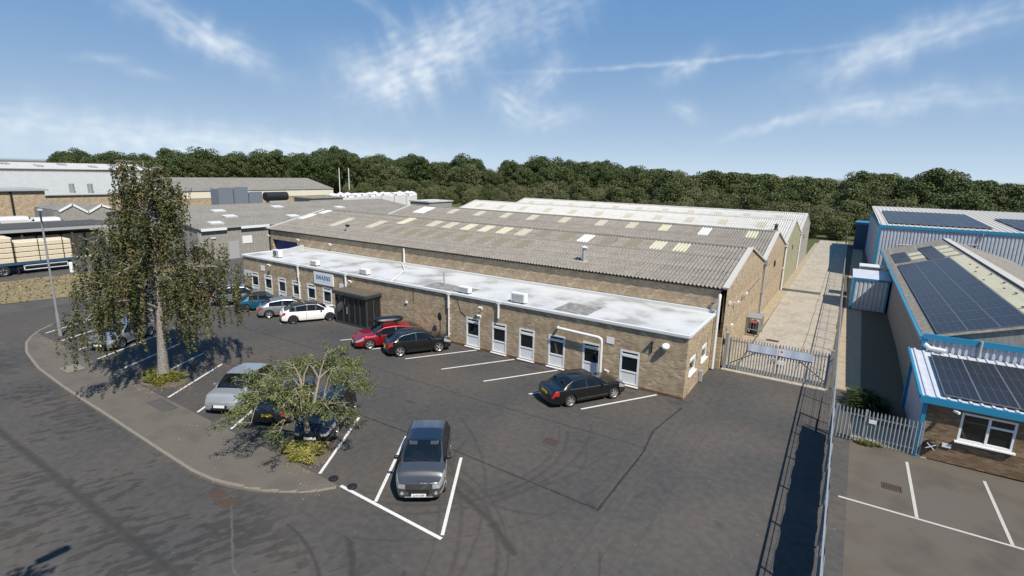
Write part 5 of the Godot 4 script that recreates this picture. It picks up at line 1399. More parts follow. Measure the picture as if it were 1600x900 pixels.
func barriers() -> void:
	var pale := pale_mesh(1.98)
	# double gate across the side yard
	for s in 2:
		var x0 := 0.86 if s == 0 else 3.36; var wd := 2.44
		var g := thing("gate_leaf", "left leaf of the galvanised palisade gate" if s == 0 else "right leaf of the galvanised palisade gate", "gate", Vector3(x0, 0, -5.95 - 0.05 * s), 0.0, "yard gate leaves")
		var f := MB.new()
		for x in [0.03, wd - 0.03]: f.box(Vector3(x, 0.98, -0.03), Vector3(0.06, 1.75, 0.05))
		for y in [0.16, 1.72]: f.box(Vector3(wd / 2, y, -0.031), Vector3(wd - 0.12, 0.06, 0.05))
		pm(g, "frame", f, M.galv)
		var br := MB.new()
		var a := Vector3(0.1, 0.35, -0.07) if s == 0 else Vector3(wd - 0.1, 0.35, -0.07); var c := Vector3(wd * 0.62, 1.3, -0.07) if s == 0 else Vector3(wd * 0.38, 1.3, -0.07)
		br.tube([a, c], [0.03, 0.03], 6); pm(g, "brace", br, M.black)
		for k in 17:
			var p := part(g, "pale", pale, M.galv); p.position = Vector3(0.08 + k * (wd - 0.16) / 16.0, 0.0, 0.0)
		var kb := MB.new(); kb.box(Vector3(wd / 2, 0.22, -0.02), Vector3(wd - 0.1, 0.16, 0.02)); pm(g, "bottom_rail", kb, M.pipe_grey)
		if s == 0: pm(g, "lock_box", bxm(Vector3(wd - 0.12, 1.05, 0.05), Vector3(0.3, 0.16, 0.06)), M.pipe_grey)
		else: pm(g, "lock_box", bxm(Vector3(0.2, 0.95, 0.05), Vector3(0.34, 0.2, 0.05)), M.upvc)
		# banner tied to the leaf
		var bn := thing("gate_banner", "pale blue banner with dark lower edge on the %s gate leaf" % ["left", "right"][s], "banner", Vector3(x0 + (0.98 if s == 0 else 0.0), 1.26, -5.9 - 0.05 * s), 0.0, "banners on the yard gate")
		var w2 := 1.46 if s == 0 else 1.66
		var cl := MB.new()
		for k in 8:
			var xa := w2 * k / 8.0; var xb := w2 * (k + 1) / 8.0; var za := 0.012 * sin(k * 1.7); var zb := 0.012 * sin((k + 1) * 1.7)
			cl.quad(Vector3(xa, 0.06, za), Vector3(xb, 0.06, zb), Vector3(xb, 0.5, zb), Vector3(xa, 0.5, za))
		pm(bn, "sheet", cl, plain(Color(0.52, 0.57, 0.65), 0.5))
		var lo := MB.new(); lo.box(Vector3(w2 / 2, 0.03, 0.0), Vector3(w2, 0.06, 0.014)); pm(bn, "lower_band", lo, plain(Color(0.05, 0.08, 0.22), 0.5))
		if s == 1:
			pm(bn, "logo_field", bxm(Vector3(0.17, 0.26, 0.028), Vector3(0.28, 0.36, 0.006)), plain(Color(0.7, 0.71, 0.74), 0.5))
			var lg := MB.new(); lg.lathe(Vector3(0.18, 0.32, 0.032), [Vector2(0.06, 0.0), Vector2(0.002, 0.006)], 8, Basis(Vector3.RIGHT, PI / 2)); pm(bn, "logo", lg, plain(Color(0.5, 0.06, 0.06), 0.5))
	for a in [[0.7, -5.95, "galvanised gate post against the warehouse corner"], [5.86, -6.02, "galvanised gate post at the boundary fence"]]:
		var p := MB.new(); p.cbox(Vector3(0, 1.05, 0), Vector3(0.18 if a[0] < 1 else 0.14, 2.1, 0.18), 0.012); p.box(Vector3(0, 2.11, 0), Vector3(0.2, 0.03, 0.2))
		lone("gate_post", p, M.galv, a[2], "post", Vector3(a[0], 0, a[1]), "yard gate posts")
	# boundary fence: posts, rails and fine mesh, running away along the side yard
	var f := thing("boundary_fence", "tall grey mesh boundary fence along the right of the yard", "fence", Vector3(6.2, 0, 0), 0.016)
	var pmesh := bxm(Vector3(0, 0.98, 0), Vector3(0.06, 1.96, 0.06)).mesh()
	var z := 13.2
	while z > -86.0:
		var p := part(f, "post", pmesh, M.galv); p.position = Vector3(0, 0, z)
		z -= 2.42
	for y in [1.93]: pm(f, "rail", bxm(Vector3(0.0, y, -36.4), Vector3(0.045, 0.05, 99.4)), M.galv)
	for y in [1.7, 1.02]: pm(f, "line_wire", bxm(Vector3(0.0, y, -36.4), Vector3(0.012, 0.012, 99.4)), M.galv)
	var ms := MB.new()
	for k in 500: ms.box(Vector3(0.02, 0.97, 13.1 - k * 0.2), Vector3(0.006, 1.8, 0.006))
	for k in 9: ms.box(Vector3(0.02, 0.15 + k * 0.2, -36.4), Vector3(0.006, 0.006, 99.2))
	var mo := pm(f, "wire_mesh", ms, M.galv); mo.set_meta("kind", "stuff")
	# solid sheeting on the near stretch, seen edge on; its shadow lies on the tarmac
	var bn := thing("fence_banner", "weathered blue grey advertising sheet tied along the boundary fence", "banner", Vector3(6.26, 0, 0), 0.016)
	var sh := MB.new()
	for k in 52:
		var za := 13.0 - k * 0.25; var zb := za - 0.25
		var ax := 0.02 * sin(k * 0.9) + 0.01 * sin(k * 2.3); var bx2 := 0.02 * sin((k + 1) * 0.9) + 0.01 * sin((k + 1) * 2.3)
		sh.quad(Vector3(ax + 0.05, 0.26, za), Vector3(bx2 + 0.05, 0.26, zb), Vector3(bx2, 1.55, zb), Vector3(ax, 1.55, za))
	pm(bn, "sheet", sh, laid(noise_tex(0.02, 131, [[0.0, Color(0.08, 0.1, 0.16)], [0.35, Color(0.16, 0.18, 0.25)], [0.6, Color(0.3, 0.32, 0.38)], [1.0, Color(0.42, 0.44, 0.48)]], 256, 4), 2.0, 0.6))
	# neighbour's palisade by the forecourt
	var pf := thing("palisade_fence", "grey palisade fence between the boundary and the blue trimmed building", "fence", Vector3(6.36, 0, -0.1), 0.02)
	var p2 := pale_mesh(1.5, 0.06)
	for k in 22:
		var p := part(pf, "pale", p2, M.galv); p.position = Vector3(0.1 + k * 0.132, 0, 0)
	for y in [0.3, 1.2]: pm(pf, "rail", bxm(Vector3(1.5, y, -0.03), Vector3(2.95, 0.05, 0.04)), M.galv)
	for x in [0.02, 1.06, 2.96]: pm(pf, "post", bxm(Vector3(x, 0.75, -0.04), Vector3(0.09, 1.5, 0.06)), M.galv)
	pm(pf, "notice", bxm(Vector3(1.3, 1.06, 0.045), Vector3(0.26, 0.17, 0.008)), M.upvc)
	# leaning mesh gate folded back against the fence
	var lg := thing("folded_gate", "black barred gate panel leaning on the boundary fence by the yard gate", "gate", Vector3(5.75, 0, -1.6), 0.0)
	var lf := MB.new()
	for zz in [0.0, 1.6]: lf.box(Vector3(0, 0.55, zz), Vector3(0.04, 1.1, 0.04))
	for y in [0.05, 1.08]: lf.box(Vector3(0, y, 0.8), Vector3(0.04, 0.04, 1.6))
	for k in 9: lf.box(Vector3(0, 0.55, 0.16 * (k + 1)), Vector3(0.014, 1.0, 0.014))
	pm(lg, "frame", lf, M.black)

# ---------------------------------------------------------------- buildings on the right with blue trim and solar panels
func solar(parent: Node, o: Vector3, du: Vector3, dv: Vector3, w: float, h: float) -> void:
	var nrm := du.cross(dv).normalized()
	if nrm.y < 0: nrm = -nrm
	var b := MB.new()
	var bs := Basis(du, nrm, du.cross(nrm))
	b.box(o + du * w / 2 + dv * h / 2 + nrm * 0.06, Vector3(w - 0.02, 0.04, h - 0.02), bs)
	var p := pm(parent, "solar_panel", b, M.solar)
	var l := MB.new()
	for k in [0.0, 1.0]: l.box(o + du * (w * k) + dv * h / 2 + nrm * 0.062, Vector3(0.025, 0.045, h), bs); l.box(o + du * w / 2 + dv * (h * k) + nrm * 0.062, Vector3(w, 0.045, 0.025), bs)
	for k in range(1, 4): l.box(o + du * (w * k / 4.0) + dv * h / 2 + nrm * 0.081, Vector3(0.008, 0.004, h - 0.05), bs)
	for k in range(1, 3): l.box(o + du * w / 2 + dv * (h * k / 3.0) + nrm * 0.081, Vector3(w - 0.05, 0.004, 0.01), bs)
	pm(p, "cell_line", l, M.solar_line)

func right_side() -> void:
	# low front building with brick wall under a lean-to roof
	var o := thing("solar_building", "low brick unit with blue fascia and solar panels on its roof", "building", Vector3(9.25, 0, -0.26), 0.018)
	var b := MB.new()
	wall(b, 0.0, 14.0, 2.42, 0.25, [[1.13, 2.75, 1.02, 2.18], [7.0, 9.0, 1.02, 2.18]])
	pm(o, "front_wall", b, M.brick_brown)
	var sw := MB.new(); sw.box(Vector3(0.06, 1.28, -3.0), Vector3(0.1, 2.56, 5.4)); pm(o, "side_wall", sw, M.clad_white)
	pm(o, "corner_post", bxm(Vector3(-0.02, 1.2, 0.04), Vector3(0.14, 2.4, 0.12)), M.blue_steel)
	pm(o, "corner_post", bxm(Vector3(-0.02, 1.35, -5.5), Vector3(0.2, 2.7, 0.3)), M.blue_steel)
	pm(o, "interior", bxm(Vector3(5.0, 1.2, -1.2), Vector3(9.6, 2.3, 0.05)), M.interior)
	for x in [1.13, 7.0]:
		var f := MB.new(); var w := 1.62 if x < 2.0 else 2.0; var h := 1.16
		for xx in [0.04, w * 0.52, w - 0.04]: f.box(Vector3(xx, h / 2, 0), Vector3(0.08, h - 0.16, 0.1))
		f.box(Vector3(w / 2, 0.04, 0), Vector3(w, 0.08, 0.1)); f.box(Vector3(w / 2, h - 0.04, 0), Vector3(w, 0.08, 0.1)); f.box(Vector3(w * 0.76, h * 0.68, 0.003), Vector3(w * 0.44, 0.08, 0.1))
		var wn := pm(o, "window", f, M.upvc); wn.position = Vector3(x, 1.02, -0.06)
		pm(wn, "pane", bxm(Vector3(w * 0.27, h / 2, -0.01), Vector3(w * 0.44, h - 0.16, 0.012)), M.dark_pane); pm(wn, "pane", bxm(Vector3(w * 0.76, h * 0.35, -0.01), Vector3(w * 0.42, h * 0.5, 0.012)), M.dark_pane); pm(wn, "top_pane", bxm(Vector3(w * 0.76, h * 0.82, -0.01), Vector3(w * 0.42, h * 0.18, 0.012)), M.dark_pane)
		pm(wn, "sill", bxm(Vector3(w / 2, -0.03, 0.1), Vector3(w + 0.16, 0.05, 0.2)), M.upvc)
	var ly0 := 2.62; var ly1 := 2.98; var lz0 := 0.22; var lz1 := -5.5
	var lr := MB.new(); lr.ribs(Vector3(-0.2, ly0, lz0), Vector3.RIGHT, Vector3(0, ly1 - ly0, lz1 - lz0), 14.4, 0.33, 0.045, 0.25)
	pm(o, "lean_to_roof", lr, M.clad_white)
	pm(o, "fascia", bxm(Vector3(7.0, 2.5, 0.24), Vector3(14.5, 0.27, 0.09)), M.blue_steel)
	var vf := MB.new(); vf.box(Vector3(-0.24, (ly0 + ly1) / 2 - 0.02, (lz0 + lz1) / 2), Vector3(0.09, 0.14, 5.76), Basis(Vector3.RIGHT, atan2(ly1 - ly0, lz0 - lz1))); pm(o, "verge_trim", vf, M.blue_steel)
	var dv := Vector3(0, ly1 - ly0, lz1 - lz0).normalized()
	for k in 11: solar(o, Vector3(0.5 + k * 1.1, ly0 + 0.05, lz0 - 0.12) + dv * 0.1, Vector3.RIGHT, dv, 1.08, 4.7)
	# main shed behind
	var m := thing("solar_shed", "long shed with blue gutters, solar arrays and yellow rooflights", "shed", Vector3(9.55, 0, -5.9), 0.02)
	var ey := 3.55; var ry := 5.15; var hw := 5.0; var ln := 38.0
	pm(m, "side_wall", bxm(Vector3(0.06, ey / 2, -ln / 2), Vector3(0.12, ey, ln)), M.clad_grey)
	pm(m, "far_side_wall", bxm(Vector3(2 * hw - 0.06, ey / 2, -ln / 2), Vector3(0.12, ey, ln)), M.clad_grey)
	var fw := MB.new(); fw.ribs(Vector3(-0.1, 2.6, 0.02), Vector3.RIGHT, Vector3(0, ey - 2.6 + 0.12, 0), 12.0, 0.24, 0.06, 0.4)
	pm(m, "front_cladding", fw, M.clad_white)
	for zz in [-0.2, -ln]:
		var gb := MB.new(); gb.prism(PackedVector2Array([Vector2(0, 0), Vector2(2 * hw, 0), Vector2(2 * hw, ey), Vector2(hw, ry), Vector2(0, ey)]), zz, zz + 0.15)
		pm(m, "gable_wall", gb, M.clad_grey)
	var du := Vector3(0, 0, -1); var sv := Vector3(hw + 0.15, ry - ey + 0.05, 0)
	var r1 := MB.new(); r1.waves(Vector3(-0.15, ey, 0.1), du, sv, ln, 0.2, 0.06, 3, 0.01)
	if r1.n[0].y < 0:
		r1 = MB.new(); r1.waves(Vector3(-0.15, ey, 0.1 - ln), -du, sv, ln, 0.2, 0.06, 3, 0.01)
	pm(m, "roof_slope", r1, M.asbestos_grey)
	var sv2 := Vector3(hw + 0.15, -(ry - ey + 0.05), 0)
	var r2 := MB.new(); r2.waves(Vector3(hw, ry + 0.05, 0.1 - ln), Vector3(0, 0, 1), sv2, ln, 0.2, 0.06, 1, 0.0)
	pm(m, "roof_slope", r2, M.asbestos_grey)
	pm(m, "ridge_capping", bxm(Vector3(hw, ry + 0.06, -ln / 2), Vector3(0.5, 0.06, ln)), M.verge)
	var gt := MB.new(); gt.box(Vector3(-0.26, ey - 0.02, -ln / 2), Vector3(0.12, 0.16, ln + 0.3)); pm(m, "blue_gutter", gt, M.blue_steel)
	pm(m, "gutter_floor", bxm(Vector3(-0.12, ey - 0.14, -ln / 2), Vector3(0.16, 0.04, ln)), M.pipe_grey)
	pm(m, "front_fascia", bxm(Vector3(5.8, ey + 0.12, 0.12), Vector3(12.0, 0.26, 0.1)), M.blue_steel)
	pm(m, "corner_trim", bxm(Vector3(-0.1, ey - 0.35, 0.06), Vector3(0.2, 0.7, 0.16)), M.blue_steel)
	tube_part(m, "outlet_pipe", [Vector3(-0.1, 3.3, 0.2), Vector3(0.1, 3.16, 0.3), Vector3(0.7, 3.14, 0.34)], 0.11, M.trim)
	tube_part(m, "cable_duct", [Vector3(1.9, ey + 0.26, 0.2), Vector3(1.9, 3.02, 0.16)], 0.06, M.pipe_grey)
	var u := sv.normalized()
	var base := Vector3(-0.15, ey, 0.0)
	for row in 12:      # big array: three panels up the slope
		for c in 3: solar(m, base + u * (0.55 + c * 1.14) + Vector3(0, 0, -0.25 - row * 2.0), u, Vector3(0, 0, -1), 1.12, 1.98)
	for a in [[0.55, -26.0], [0.55, -28.2], [0.55, -30.4], [2.75, -27.2], [2.75, -29.4], [2.75, -31.6], [2.75, -25.0]]:
		solar(m, base + u * a[0] + Vector3(0, 0, a[1]), u, Vector3(0, 0, -1), 1.05, 2.0)
	var yl := [[4.05, -1.0, 23.6, 0.9], [1.7, -26.6, 1.7, 0.95], [1.7, -29.4, 1.7, 0.95], [3.9, -25.6, 1.9, 0.95], [3.9, -28.2, 1.9, 0.95], [3.9, -30.8, 1.9, 0.95]]
	for a in yl:
		var nr := u.cross(Vector3(0, 0, -1)); if nr.y < 0: nr = -nr
		var rl := MB.new(); rl.waves(base + u * a[0] + Vector3(0, 0, a[1] - a[2]) + nr * 0.02, Vector3(0, 0, 1), u * a[3], a[2], 0.2, 0.06, 1, 0.0)
		if rl.n[0].y < 0:
			rl = MB.new(); rl.waves(base + u * a[0] + Vector3(0, 0, a[1]) + nr * 0.02, Vector3(0, 0, -1), u * a[3], a[2], 0.2, 0.06, 1, 0.0)
		pm(m, "rooflight", rl, M.rooflight)
	# bricks holding cables, and clips seen as dark specks
	var rr := RandomNumberGenerator.new(); rr.seed = 5
	for k in 11: pm(m, "roof_clip", bxm(base + u * rr.randf_range(4.0, 4.8) + Vector3(0, 0.1, -2.0 - k * 1.7), Vector3(0.12, 0.05, 0.07), Basis(Vector3.UP, rr.randf() * 3.0)), M.black)
	# small shed with blue corner trim
	var s := thing("small_shed", "small white ribbed shed with blue corner trim in the narrow gap", "shed", Vector3(6.45, 0, -27.7), 0.02)
	var sc := MB.new(); sc.ribs(Vector3(0.1, 0.05, 0.0), Vector3.RIGHT, Vector3(0, 2.6, 0), 2.3, 0.3, 0.04, 0.5); sc.ribs(Vector3(0.0, 0.05, -4.0), Vector3(0, 0, 1), Vector3(0, 2.6, 0), 4.0, 0.3, 0.04, 0.5)
	pm(s, "cladding", sc, M.clad_white)
	pm(s, "core", bxm(Vector3(1.25, 1.3, -2.05), Vector3(2.4, 2.58, 4.0)), M.clad_grey)
	var st := MB.new()
	for x in [0.02, 2.45]: st.box(Vector3(x, 1.35, 0.04), Vector3(0.14, 2.7, 0.12))
	st.box(Vector3(1.25, 2.68, 0.06), Vector3(2.6, 0.16, 0.1)); st.box(Vector3(0.0, 2.68, -2.0), Vector3(0.1, 0.16, 4.0))
	pm(s, "blue_trim", st, M.blue_steel)
	pm(s, "roof", bxm(Vector3(1.25, 2.8, -2.0), Vector3(2.7, 0.08, 4.2), Basis(Vector3.RIGHT, 0.04)), M.clad_white)
	# stacked white units behind it
	var wt := thing("white_tank", "white plastic tank box behind the small blue trimmed shed", "tank", Vector3(7.6, 0, -34.0))
	var wb := MB.new(); wb.cbox(Vector3(0, 1.5, 0), Vector3(1.6, 3.0, 1.6), 0.1); pm(wt, "body", wb, M.upvc)
	pm(wt, "lid", bxm(Vector3(0.1, 3.05, 0.1), Vector3(1.9, 0.08, 1.9)), M.trim)
	# tall far unit
	var f := thing("white_unit", "tall white ribbed unit with blue edges beyond the solar shed", "building", Vector3(8.3, 0, -46.0), 0.02)
	var fh := 5.9; var fw2 := 14.0; var fl := 30.0; var fp := 6.9
	var fc := MB.new(); fc.ribs(Vector3(0, 0.0, 0), Vector3.RIGHT, Vector3(0, fh, 0), fw2 * 2.0, 0.3, 0.05, 0.5); fc.ribs(Vector3(0, 0, -fl), Vector3(0, 0, 1), Vector3(0, fh, 0), fl, 0.3, 0.05, 0.5)
	pm(f, "cladding", fc, M.clad_white)
	pm(f, "core", bxm(Vector3(fw2, fh / 2 - 0.05, -fl / 2 - 0.05), Vector3(2 * fw2 - 0.2, fh - 0.2, fl - 0.2)), M.clad_grey)
	var tr := MB.new(); tr.box(Vector3(fw2, fh + 0.02, 0.08), Vector3(fw2 * 2 + 0.3, 0.3, 0.16)); tr.box(Vector3(-0.08, fh / 2, 0.1), Vector3(0.24, fh, 0.2)); tr.box(Vector3(-0.08, fh + 0.02, -fl / 2), Vector3(0.16, 0.3, fl))
	pm(f, "blue_trim", tr, M.blue_steel)
	var rs := MB.new(); rs.ribs(Vector3(-0.1, fh + 0.1, 0.1), Vector3.RIGHT, Vector3(0, 0.9, -fl), fw2 * 2 + 0.2, 0.5, 0.05, 0.3)
	pm(f, "roof", rs, M.verge)
	var rv := Vector3(0, 0.9, -fl).normalized()
	for c in 8:
		for k in 4: solar(f, Vector3(0.8 + c * 1.12, fh + 0.22, -1.0) + rv * (1.2 + k * 4.4), Vector3.RIGHT, rv, 1.08, 4.2)
	for c in 9:
		for k in 3: solar(f, Vector3(12.0 + c * 1.3, fh + 0.24, -1.0) + rv * (1.2 + k * 4.4), Vector3.RIGHT, rv, 1.25, 4.2)
	tube_part(f, "rain_pipe", [Vector3(8.6, fh - 0.1, 0.2), Vector3(8.4, 4.6, 0.2), Vector3(1.8, 4.0, 0.2)], 0.08, M.pipe_grey)
	var an := thing("linking_block", "dark blue link block at the end of the side yard", "building", Vector3(6.2, 0, -78))
	pm(an, "wall", bxm(Vector3(1.5, 2.0, 0), Vector3(3.4, 4.0, 5)), plain(Color(0.05, 0.08, 0.13), 0.6)); pm(an, "fascia", bxm(Vector3(1.5, 4.1, 0), Vector3(3.6, 0.3, 5.2)), M.blue_steel)
	# wall fittings of the brick unit
	var cam := thing("security_camera", "white security camera above the neighbour's window", "camera", Vector3(10.1, 2.28, -0.2))
	var cb := MB.new(); cb.tube([Vector3(0, 0, 0), Vector3(0, -0.03, 0.14)], [0.03, 0.03], 6); cb.cbox(Vector3(0.06, -0.04, 0.22), Vector3(0.1, 0.1, 0.24), 0.02, Basis(Vector3.UP, 0.7)); pm(cam, "body", cb, M.upvc)
	var xs := thing("cross_lamp", "black round wall lamp with white cross bars by the blue corner", "lamp", Vector3(9.62, 0.62, -0.24))
	var xb := MB.new(); xb.lathe(Vector3(0, 0, 0.0), [Vector2(0.2, 0.0), Vector2(0.2, 0.14), Vector2(0.16, 0.2), Vector2(0.002, 0.2)], 10, Basis(Vector3.RIGHT, PI / 2)); pm(xs, "body", xb, M.black)
	for a in [0.6, -0.75]: pm(xs, "cross_bar", bxm(Vector3(0, 0, 0.212 + a * 0.008), Vector3(0.36, 0.03, 0.012), Basis(Vector3.BACK, a)), M.upvc)
	lone("wall_notice", bxm(Vector3.ZERO, Vector3(0.28, 0.17, 0.02)), M.upvc, "small white notice on brown brick left of the window", "sign", Vector3(10.12, 0.72, -0.24))
	# dark shrub in the shaded gap
	ground_tuft(Vector3(7.6, 0, -4.4), "dark evergreen shrub in the shaded gap beside the fence", 0.9, 1.4, 1.1, [Color(0.03, 0.045, 0.012), Color(0.045, 0.06, 0.02)], 1500, 71)
	ground_tuft(Vector3(7.6, 0, -0.05), "weeds growing at the foot of the short palisade fence", 0.6, 0.12, 0.25, [Color(0.1, 0.13, 0.03), Color(0.16, 0.17, 0.05)], 220, 72)

# ---------------------------------------------------------------- buildings and stock on the left
func gabled(called: String, label: String, x: float, z0: float, z1: float, eave: float, depth: float, ridge: float, wallm: Material, roofm: Material, pitch := 0.3) -> Node3D:
	# long side faces +x at x, ridge along z
	var o := thing(called, label, "building", Vector3(x, 0, z0))
	var ln := z0 - z1
	pm(o, "front_wall", bxm(Vector3(-0.1, eave / 2, -ln / 2), Vector3(0.2, eave, ln)), wallm)
	var out := PackedVector2Array([Vector2(-depth * 2, 0), Vector2(-0.2, 0), Vector2(-0.2, eave), Vector2(-depth, ridge - 0.1), Vector2(-depth * 2, eave)])
	for zz in [-0.2, -ln]:
		var g := MB.new(); g.prism(out, zz, zz + 0.2); pm(o, "gable_wall", g, wallm)
	var r1 := MB.new(); r1.waves(Vector3(0.25, eave + 0.02, 0.2), Vector3(0, 0, -1), Vector3(-depth - 0.25, ridge - eave, 0), ln + 0.4, pitch, 0.06, 3, 0.01)
	pm(o, "roof_slope", r1, roofm)
	var r2 := MB.new(); r2.waves(Vector3(-depth, ridge + 0.02, 0.2), Vector3(0, 0, -1), Vector3(-depth - 0.25, eave - ridge, 0), ln + 0.4, pitch, 0.06, 1, 0.0)
	pm(o, "roof_slope", r2, roofm)
	pm(o, "gutter", bxm(Vector3(0.22, eave - 0.03, -ln / 2), Vector3(0.14, 0.12, ln)), M.pipe_grey)
	return o

func left_side() -> void:
	# weathered grey shed beside the warehouse
	var a := gabled("grey_shed", "weathered grey sheeted shed between the birch and the warehouse", -55.0, -5.0, -44.0, 3.75, 13.0, 5.35, M.clad_grey, M.asbestos_grey)
	for w in [[-5.2, 2.9], [-9.8, 3.6]]: pm(a, "eaves_board", bxm(Vector3(0.32, 3.6, w[0] + 5.0 - w[1] / 2), Vector3(0.06, 0.28, w[1])), M.upvc)
	pm(a, "notice", bxm(Vector3(0.02, 2.1, -5.6), Vector3(0.06, 0.9, 1.2)), M.upvc)
	pm(a, "wall_lamp", bxm(Vector3(0.06, 2.6, -1.6), Vector3(0.12, 0.16, 0.5)), M.trim)
	pm(a, "door", bxm(Vector3(0.02, 1.0, -3.9), Vector3(0.06, 2.0, 1.2)), M.pipe_grey)
	var dm := [[-1.8, -3.0], [-5.0, -6.5], [-8.5, -7.0], [-3.0, -14.0], [-10.0, -1.5], [-9.5, -16.0], [-4.0, -21.0], [-7.0, -25.0]]
	for d in dm:
		var f: float = -d[0] / 13.0
		pm(a, "rooflight", bxm(Vector3(d[0], lerpf(3.77, 5.35, f) + 0.12, d[1]), Vector3(1.1, 0.16, 1.5), Basis(Vector3.BACK, -0.15)), M.rooflight_white)
	var bx := thing("roof_dormer", "small flat roofed block on the weathered shed roof", "plant room", Vector3(-70, 0, -29))
	pm(bx, "wall", bxm(Vector3(0, 2.9, -3.4), Vector3(4, 5.8, 6.6)), M.clad_grey); pm(bx, "roof", bxm(Vector3(0, 5.86, -3.4), Vector3(4.4, 0.14, 7.0)), M.asbestos_grey)
	# filter boxes
	for k in 3:
		var fx := thing("filter_unit", ["tall blue grey steel filter box, left of three behind the shed", "blue grey steel filter box, middle of three behind the shed", "lower blue grey steel box, right of three behind the shed"][k], "filter unit", Vector3(-80, 0, -21.6 - k * 2.5), 0.0, "filter boxes behind the shed")
		var h: float = [7.0, 7.1, 6.3][k]
		var c := MB.new(); c.ribs(Vector3(1.2, 0.2, 1.15), Vector3(0, 0, -1), Vector3(0, h, 0), 2.3, 0.4, 0.04, 0.5); pm(fx, "cladding", c, plain(Color(0.17, 0.2, 0.24), 0.5, 0.3))
		pm(fx, "casing", bxm(Vector3(0, h / 2, 0), Vector3(2.36, h, 2.3)), plain(Color(0.2, 0.23, 0.27), 0.5, 0.3))
	var dk := thing("black_tank", "black tank and pipe right of the filter boxes", "tank", Vector3(-80, 0, -30.5))
	var dt := MB.new(); dt.tube([Vector3(0, 5.6, 1.5), Vector3(0, 5.6, -2.6)], [0.75, 0.75], 12); pm(dk, "drum", dt, M.black)
	pm(dk, "stand", bxm(Vector3(0, 2.4, -0.5), Vector3(1.2, 4.9, 3.0)), M.pipe_grey)
	# long low building at the wood's edge
	var d := gabled("long_building", "long low building with cream upper wall before the wood", -125.0, -34.0, -79.0, 4.7, 12.0, 7.4, M.brick, M.asbestos_grey, 0.5)
	pm(d, "cream_panel", bxm(Vector3(0.03, 3.75, -22.5), Vector3(0.1, 1.8, 45.0)), plain(Color(0.62, 0.58, 0.47), 0.7))
	for z in [-19.0, -35.0]: pm(d, "rain_pipe", bxm(Vector3(0.14, 2.4, z), Vector3(0.15, 4.6, 0.15)), M.pipe)
	# big pale roofed works
	var e := gabled("pale_works", "brick works with broad pale grey roof at the far left", -108.0, 24.0, -29.0, 5.1, 23.0, 8.5, M.brick, M.white_roof, 0.6)
	e.get_node("roof_slope").material_override = laid(noise_tex(0.03, 141, [[0.0, Color(0.33, 0.34, 0.33)], [1.0, Color(0.41, 0.415, 0.405)]], 256, 4), 12.0, 0.7)
	for q in [[-3.0, -38.0], [-3.5, -35.5]]:
		var p := MB.new(); p.tube([Vector3(q[0] + 2, 2.0, q[1]), Vector3(q[0] + 2, 6.9, q[1])], [0.4, 0.4], 10); pm(e, "flue", p, M.galv)
	var wg := thing("works_wing", "two storey brick wing projecting from the pale roofed works", "building", Vector3(-100.0, 0, 22.0))
	pm(wg, "wall", bxm(Vector3(-4.0, 3.1, -13.5), Vector3(8.0, 6.2, 27.0)), M.brick)
	pm(wg, "roof", bxm(Vector3(-4.0, 6.3, -13.5), Vector3(8.8, 0.24, 27.8)), M.pipe_grey)
	for z in [-9.5, -15.0, -20.5]:
		var w := pm(wg, "window", bxm(Vector3(0.02, 4.3, z), Vector3(0.08, 2.4, 1.9)), M.upvc); pm(w, "pane", bxm(Vector3(0.07, 4.9, z), Vector3(0.05, 0.8, 1.6)), M.dark_pane)
	for z in [-12.6, -23.0]: pm(wg, "rain_pipe", bxm(Vector3(0.06, 3.1, z), Vector3(0.12, 6.1, 0.25)), M.black)
	var hr := gabled("white_roofed_hall", "far hall with a bright white roof behind the works", -150.0, 40.0, -42.0, 8.9, 10.0, 10.2, M.clad_grey, M.white_roof, 0.6)
	for k in 14: pm(hr, "rooflight", bxm(Vector3(-4.0 - 3.0 * (k % 2), 9.6 + 0.4 * (k % 2), -8.0 - k * 5.2), Vector3(2.4, 0.12, 1.4), Basis(Vector3.BACK, -0.13)), M.pipe_grey)
	# twin gabled store
	var tw := thing("twin_gable_store", "small store with two white edged gables beyond the trailer", "building", Vector3(-78, 0, 0))
	var to := PackedVector2Array([Vector2(0, 0), Vector2(5.6, 0), Vector2(5.6, 4.6), Vector2(4.4, 5.1), Vector2(2.9, 4.2), Vector2(1.3, 5.3), Vector2(-0.1, 4.5)])
	var tb := MB.new(); tb.t = Transform3D(Basis(Vector3.UP, PI / 2), Vector3.ZERO); tb.prism(to, -9.0, 0.0); pm(tw, "wall", tb, M.clad_grey)
	var ed := MB.new(); ed.t = tb.t
	for k in range(2, 6):
		var p0 := to[k]; var p1 := to[k + 1]; var dd := p1 - p0
		ed.box(Vector3((p0.x + p1.x) / 2, (p0.y + p1.y) / 2 + 0.08, 0.06), Vector3(dd.length() + 0.1, 0.24, 0.14), Basis(Vector3.BACK, atan2(dd.y, dd.x)))
	pm(tw, "bargeboard", ed, M.upvc)
	var rf := MB.new(); rf.t = tb.t
	for k in range(2, 6):
		var p0 := to[k]; var p1 := to[k + 1]
		rf.quad(Vector3(p0.x, p0.y + 0.12, 0), Vector3(p0.x, p0.y + 0.12, -9), Vector3(p1.x, p1.y + 0.12, -9), Vector3(p1.x, p1.y + 0.12, 0))
	pm(tw, "roof", rf, M.asbestos_grey)
	# open fronted timber store
	var cn := thing("timber_store", "open fronted timber store with dark flat roof behind the trailer", "shed", Vector3(-66, 0, 16))
	var cr := MB.new(); cr.box(Vector3(-5, 3.62, -9), Vector3(10, 0.2, 18.5), Basis(Vector3.BACK, 0.03)); pm(cn, "roof", cr, plain(Color(0.06, 0.058, 0.056), 0.8))
	pm(cn, "roof_edge", bxm(Vector3(0.06, 3.6, -9), Vector3(0.12, 0.3, 18.6)), M.pipe_grey)
